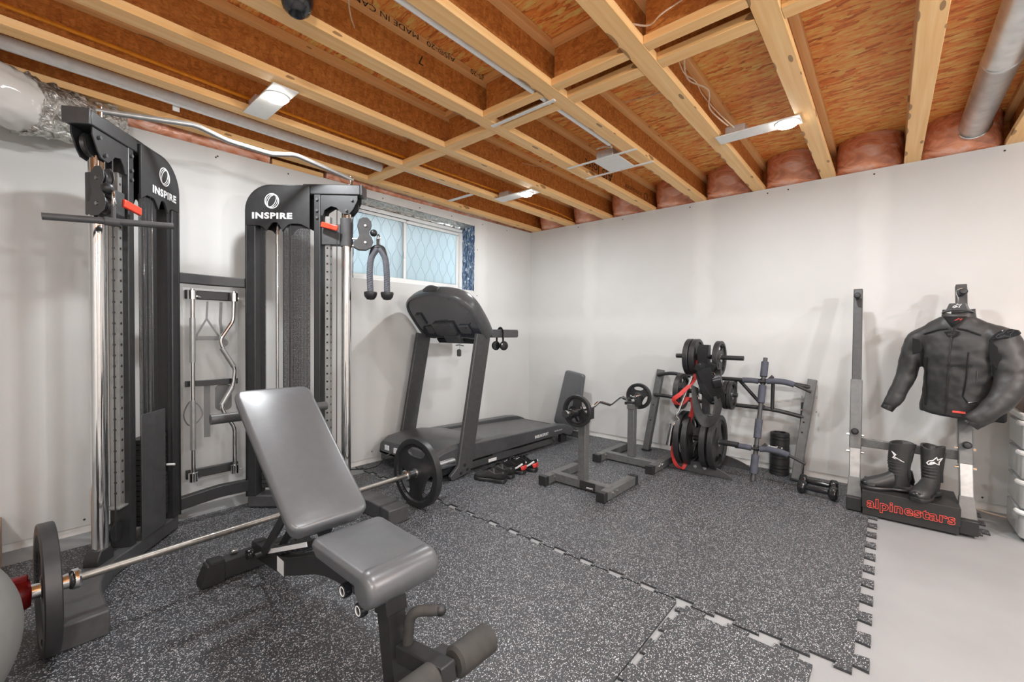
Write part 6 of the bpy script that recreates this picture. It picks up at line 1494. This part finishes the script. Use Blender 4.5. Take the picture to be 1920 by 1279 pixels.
bo = body.build('body', 'leather', jk, ang=180, weld=False)
md = bo.modifiers.new('r', 'REMESH'); md.mode = 'VOXEL'; md.voxel_size = 0.0075; md.use_smooth_shade = True
md = bo.modifiers.new('s', 'SMOOTH'); md.iterations = 6; md.factor = 0.6
for nm, ty, sc_, st in (('fold', 'CLOUDS', 0.12, 0.020), ('crease', 'STUCCI', 0.055, 0.006)):
    tx = bpy.data.textures.new(nm, ty); tx.noise_scale = sc_
    md = bo.modifiers.new(nm, 'DISPLACE'); md.texture = tx; md.strength = st; md.mid_level = 0.5 if ty != 'MUSGRAVE' else 0.3; md.texture_coords = 'LOCAL'
md = bo.modifiers.new('s2', 'SMOOTH'); md.iterations = 1; md.factor = 0.5
# collar
g = G(); rings = []
for z, k in ((1.245, 1.08), (1.27, 1.0), (1.30, 0.95), (1.318, 0.93)):
    ring = []
    for i in range(33):
        a = R(-72-360*0.0+ (i/32)*324 + 36 - 90) ; ring.append(J(0.008+0.072*k*math.cos(a)*1.0, 0.055*k*math.sin(a), z - 0.030*max(0, math.sin(a))))
    rings.append(ring)
g.loft(rings, close=False, cap=False); g.build('collar', 'leather', jk, ang=70, solid=0.008)
# opening: dark v with label
g = G(); g.add([J(-0.048, 0.060, 1.272), J(0.060, 0.060, 1.272), J(0.0, 0.094, 1.205)], [(0, 1, 2)]); g.build('neck_lining', 'fabric_black', jk, solid=0.002)
emblem(J(0.022, 0.072, 1.248), ju, V((0, 0, 1)), 0.034, 'red_ink', jk, 0.003, 'neck_emblem')
# shoulder armour, stretch panels, seams, zips
def onfront(u, z):
    a, b, th = prof[0][1], prof[0][2], prof[0][3]
    for (z0, a0, b0_, t0), (z1, a1, b1_, t1) in zip(prof, prof[1:]):
        if z0 <= z <= z1:
            f = (z-z0)/(z1-z0); a, b, th = a0+(a1-a0)*f, b0_+(b1_-b0_)*f, t0+(t1-t0)*f; break
    c = (a+b)/2; x = (u-c)/((b-a)/2); y = max(0, 1-abs(x)**2.5)**(1/2.5); q = J(u, th*0.5*y, z); 
    return q
def seam(pts, m='leather_gloss', wd=0.0045, name='seam', lift=0.003, closed=False):
    P_ = []
    for (u0, z0), (u1, z1) in zip(pts, pts[1:]):
        for k in range(6): P_.append(onfront(u0+(u1-u0)*k/6, z0+(z1-z0)*k/6)+jn*lift)
    P_.append(onfront(*pts[-1])+jn*lift); G().tube(P_, wd, 6).build(name, m, jk)
seam([(0.000, 1.205), (-0.006, 1.0), (-0.012, 0.85), (-0.018, 0.672)], 'rubber', 0.0035, 'front_zip')
seam([(-0.13, 1.165), (-0.06, 1.195), (-0.02, 1.20)]); seam([(0.12, 1.16), (0.06, 1.19), (0.02, 1.20)])
seam([(-0.115, 1.02), (-0.118, 0.85), (-0.115, 0.72)]); seam([(0.075, 1.06), (0.068, 0.90), (0.055, 0.80), (0.075, 0.76), (0.11, 0.77)])
seam([(0.112, 0.955), (0.110, 0.885)], 'chrome', 0.002, 'pocket_zip')
# chest badge
bd_ = [(-0.035, 0.015), (0.0, 0.022), (0.035, 0.015), (0.022, -0.008), (0.0, -0.022), (-0.022, -0.008)]
o_ = onfront(0.0, 1.165)+jn*0.004
G().prism(bd_, o_, ju, V((0, 0, 1)), jn*0.003).build('chest_badge', 'leather_gloss', jk, bev=0.001)
emblem(o_+jn*0.003+V((0, 0, 0.003)), ju, V((0, 0, 1)), 0.032, 'dark_metal', jk, 0.0022, 'badge_emblem')
o_ = onfront(0.04, 0.700)+jn*0.004; G().prism(rrect(-0.028, 0.028, -0.006, 0.006, 0.002), o_, ju, V((0, 0, 1)), jn*0.002).build('hem_tag', 'red_ink', jk)
# shoulder slider
so = J(0.215, 0.088, 1.165); su = (ju+V((0, 0, 0.10))).normalized(); sw = V((0, 0, 1))
sl = [(-0.062, -0.030), (-0.045, 0.000), (-0.018, 0.024), (0.022, 0.030), (0.052, 0.018), (0.060, 0.0), (0.048, -0.012), (0.0, -0.022)]
G().prism(sl, so, su, sw, jn*0.010).build('shoulder_slider', 'plastic_black', jk, bev=0.004)
emblem(so+jn*0.0105, su, sw, 0.065, 'dark_metal', jk, 0.003, 'slider_emblem')
g = G().prism([(-0.022, 0.09), (0.012, 0.05), (0.034, 0.0), (0.030, -0.09), (0.006, -0.075), (-0.018, -0.02)], J(0.175, 0.085, 1.045), ju, V((0, 0, 1)), jn*0.006); g.build('stretch_panel', 'fabric_black', jk, bev=0.003)
g = G().prism([(-0.028, 0.06), (0.005, 0.05), (0.022, 0.0), (0.014, -0.03), (-0.024, -0.045)], J(-0.152, 0.078, 1.08), ju, V((0, 0, 1)), jn*0.006); g.build('stretch_panel', 'fabric_black', jk, bev=0.003)
lettering('alpinestars', onfront(0.04, 0.98)+jn*0.006, ju, (0, 0, 1), 0.020, 'leather_gloss', jk, 'chest_lettering', bold=0.02, sx=0.9)
# hanger
t = thing('coat_hanger', 'black jacket hanger with white star mark and wire hook on the rack peg', 'hanger', (-0.3, -3.75, 1.4))
hg = lambda u, n, z: J(u, n, z)
g = G().prism([(-0.075, -0.025), (-0.048, 0.0), (-0.036, 0.036), (0.036, 0.036), (0.048, 0.0), (0.075, -0.025), (0.02, -0.012), (-0.02, -0.012)], hg(0.010, 0.012, 1.318), ju, V((0, 0, 1)), jn*0.030); g.build('hanger_body', 'plastic_dark', t, bev=0.006)
emblem(hg(0.010, 0.0435, 1.335), ju, V((0, 0, 1)), 0.036, 'white_ink', t, 0.003)
pk = rk(*posts[1], 1.425)+V((-0.06, 0, 0.012))
hk = [hg(0.010, 0.025, 1.352), hg(0.010, 0.025, 1.385), pk+V((0, 0.026, -0.01)), pk+V((0, 0.022, 0.012)), pk+V((0, 0.0, 0.022)), pk+V((0, -0.022, 0.010))]
G().tube(spline(hk, 6), 0.0022, 8).build('wire_hook', 'chrome', t)
# lower garment tail behind the sleeve
t = thing('back_protector', 'black folded garment hanging behind the right sleeve of the jacket', 'garment', (-0.40, -3.83, 0.7))
G().prism(rrect(0.085, 0.215, 0.655, 0.72, 0.015), J(0, 0.0, 0), ju, V((0, 0, 1)), jn*-0.03).build('padding', 'fabric_black', t, bev=0.008)

# ------------------------------------------------------------ plastic drawer tower, wooden cupboard, cable
DX, DY = -0.36, -4.19
t = thing('drawer_tower', 'frosted plastic drawer tower with bowed fronts at the right edge', 'storage drawers', (DX, DY, 0))
def tier(z0, z1, out, name, parent, wall=0.004, m='tub'):
    n = 16; o_ = []
    for k in range(n+1):
        a = PI*k/n; o_.append((DX-0.02-out*math.sin(a)**0.7-0.10, DY+0.205*math.cos(a)))
    rg = [(DX+0.20, DY-0.205), (DX+0.20, DY+0.205)]
    poly = [(p, q) for p, q in o_]+[(DX+0.20, DY-0.205), (DX+0.20, DY+0.205)]
    g = G(); g.prism(poly, (0, 0, z0), (1, 0, 0), (0, 1, 0), (0, 0, z1-z0)); return g.build(name, m, parent, bev=0.008)
z = 0.010
for k in range(4):
    d = tier(z, z+0.150, 0.075-0.006*k, 'drawer', t)
    pts = [(DX-0.02-(0.09-0.006*k)*math.sin(PI*i/16)**0.7-0.10, DY+0.215*math.cos(PI*i/16), z+0.150) for i in range(17)]
    G().tube(pts, 0.014, 8, flat=(1.0, 0.8)).build('drawer_lip', 'white', d, label='white curved lip')
    z += 0.168
G().prism([(DX-0.02-0.075*math.sin(PI*i/16)**0.7-0.10, DY+0.215*math.cos(PI*i/16)) for i in range(17)]+[(DX+0.21, DY-0.215), (DX+0.21, DY+0.215)], (0, 0, z), (1, 0, 0), (0, 1, 0), (0, 0, 0.035)).build('lid', 'white', t, bev=0.008)
for x in (DX-0.10, DX+0.15):
    for y in (DY-0.16, DY+0.16): G().cyl((x, y, -0.010), (x, y, 0.011), 0.02, n=12).build('caster', 'rubber', t)
t = thing('wooden_box', 'brown wooden box standing on the drawer tower at the right edge', 'box', (DX+0.02, DY, z+0.036))
G().box(DX-0.10, DX+0.16, DY-0.19, DY+0.195, z+0.036, z+0.28).build('box_panel', 'wood_brown', t, bev=0.006)
G().box(DX-0.11, DX+0.17, DY-0.20, DY+0.205, z+0.28, z+0.30).build('box_top', 'wood_brown', t, bev=0.004)
g = G(); g.tube(spline([(-0.02, -3.60, 0.13), (-0.06, -3.70, 0.09), (-0.09, -3.80, 0.03), (-0.12, -3.92, 0.012), (-0.16, -4.05, 0.010)], 8), 0.005, 8)
tag(g.build('power_cable', 'cable_white', None, org=(-0.1, -3.8, 0.02)), 'pale cable running along the wall base behind the boot box', 'cable')

# ------------------------------------------------------------ tidy: pattern into its part, loose pieces apart, small parts under theirs
def join_into(dst, src):
    md, ms = dst.data, src.data; off = len(dst.data.vertices)
    vs = [tuple(v.co) for v in md.vertices]+[tuple(v.co) for v in ms.vertices]
    fs = [tuple(p.vertices) for p in md.polygons]+[tuple(i+off for i in p.vertices) for p in ms.polygons]
    mi = [0]*len(md.polygons)+[1]*len(ms.polygons); sm = [p.use_smooth for p in md.polygons]+[p.use_smooth for p in ms.polygons]
    me = bpy.data.meshes.new(md.name); me.from_pydata(vs, [], fs); me.materials.append(md.materials[0]); me.materials.append(ms.materials[0])
    for p, i, s_ in zip(me.polygons, mi, sm): p.material_index = i; p.use_smooth = False
    dst.data = me; dst.modifiers.clear(); bpy.data.objects.remove(src)
def base(n): return n.split('.')[0]
def center(o):
    vs = [V(c) for c in o.bound_box]; return sum(vs, V())/8
def kids(t, n): return [c for c in t.children if base(c.name) == n]
for src in [o for o in scene.objects if base(o.name) == 'rail_holes']:
    dst = min(kids(src.parent, 'adjustment_rail'), key=lambda o: (center(o)-center(src)).length); join_into(dst, src)
for src in [o for o in scene.objects if base(o.name) == 'post_holes']: join_into(kids(src.parent, 'front_post')[0], src)
SPLIT = {'bolt', 'screw', 'knurl_ring', 'axle_bolt', 'swivel_bracket', 'pin_shaft', 'ladder_teeth', 'rating_label', 'side_panel', 'cross_handle', 'pull_up_bar_clamp', 'collar_lever', 'post_hole', 'trim_1'}
RENAME = {'ladder_teeth': 'ladder_tooth'}
def split_loose(o):
    me = o.data; n = len(me.vertices); par = list(range(n))
    def find(a):
        while par[a] != a: par[a] = par[par[a]]; a = par[a]
        return a
    for e in me.edges:
        a, b = find(e.vertices[0]), find(e.vertices[1])
        if a != b: par[a] = b
    groups = {}
    for p in me.polygons: groups.setdefault(find(p.vertices[0]), []).append(p)
    if len(groups) < 2: return
    nm = RENAME.get(base(o.name), base(o.name))
    for k, ps in groups.items():
        ids = sorted({v for p in ps for v in p.vertices}); mp = {v: i for i, v in enumerate(ids)}
        m2 = bpy.data.meshes.new(nm); m2.from_pydata([tuple(me.vertices[i].co) for i in ids], [], [tuple(mp[v] for v in p.vertices) for p in ps])
        for p in m2.polygons: p.use_smooth = True
        bm = bmesh.new(); bm.from_mesh(m2)
        for e in bm.edges:
            if len(e.link_faces) == 2 and e.calc_face_angle(0) > R(32): e.smooth = False
        bm.to_mesh(m2); bm.free(); m2.materials.append(me.materials[0])
        c = bpy.data.objects.new(nm, m2); COL.objects.link(c); c.parent = o.parent; c.location = o.location
        if 'kind' in o: c['kind'] = o['kind']
        for md in o.modifiers:
            if md.type == 'BEVEL':
                n_ = c.modifiers.new('bevel', 'BEVEL'); n_.width = md.width; n_.segments = md.segments; n_.limit_method = 'ANGLE'; n_.angle_limit = md.angle_limit
    bpy.data.objects.remove(o)
for o in [o for o in scene.objects if base(o.name) in SPLIT and o.type == 'MESH']: split_loose(o)
UNDER = {  # sub-part -> part it sits on, nearest one of that name in the same thing
 'cable_machine': {'lettering': 'head_panel', 'emblem': 'head_panel', 'lock_lever': 'carriage_block', 'selector_pin': 'stack_cover', 'arm_cap': 'top_arm', 'axle_bolt': 'pulley_side_plate', 'rail_bracket': 'adjustment_rail', 'pull_up_bar_clamp': 'pull_up_bar'},
 'treadmill': {'speaker_box': 'console_back', 'service_cover': 'console_back', 'cup_housing': 'console_back', 'trim_strip': 'console_back', 'screw': 'console_back', 'tablet_ledge': 'console_shell', 'lettering': 'side_rail', 'hood_vent': 'motor_hood', 'rating_label': 'motor_hood', 'power_socket': 'motor_hood', 'rail_label': 'base_rail', 'cord_clip': 'safety_key', 'bolt': 'upright'},
 'adjustable_bench': {'seat_nose': 'seat_pad', 'knob_ring': 'adjuster_knob', 'warning_label': 'spine', 'handle_cap': 'grab_handle', 'angle_scale': 'spine', 'ladder_tooth': 'spine', 'handle_grip': 'handle_bar', 'foot_cap': 'rear_foot', 'level_bolt': 'rear_foot'},
 'boot': {'toe_cap': 'boot_upper', 'heel_guard': 'boot_upper', 'side_panel': 'boot_upper', 'emblem': 'boot_upper'},
 'leather_jacket': {'front_zip': 'body', 'pocket_zip': 'body', 'seam': 'body', 'chest_badge': 'body', 'hem_tag': 'body', 'chest_lettering': 'body', 'neck_emblem': 'neck_lining', 'badge_emblem': 'body', 'slider_emblem': 'shoulder_slider', 'stretch_panel': 'body'},
 'boot_box': {'brand_lettering': 'box_lid', 'lid_emblem': 'box_lid'},
 'squat_stand': {'bolt': 'foot_tube', 'foot_cap': 'foot_tube', 'lettering': 'label_plate'},
 'barbell': {'knurl_ring': 'shaft'}, 'floor_joist': {'stamp': 'web'}, 'joist_blocking': {'stamp': 'web'}, 
 'foam_roller': {'lettering': 'roller_body'}, 'triceps_rope': {'rubber_end': 'rope', 'collar_tab': 'rope_collar'},
 'wall_pull_up_frame': {'foot_cap': 'post', 'post_hole': 'post', 'bolt': 'post'}, 'multi_grip_bar': {'clamp_tab': 'clamp'}, 'squat_rack': {'bolt': 'post_joint', 'foot_cap': 'foot_tube'},
 'accessory_rack': {'clamp': 'clamp_rail'}, 'pot_light': {'lens': 'trim_ring'},
}
for t in [o for o in scene.objects if o.parent is None and base(o.name) in UNDER]:
    mp = UNDER[base(t.name)]
    for c in list(t.children):
        if base(c.name) in mp and c.type == 'MESH':
            ps = kids(t, mp[base(c.name)])
            if ps: c.parent = min(ps, key=lambda o: (center(o)-center(c)).length)
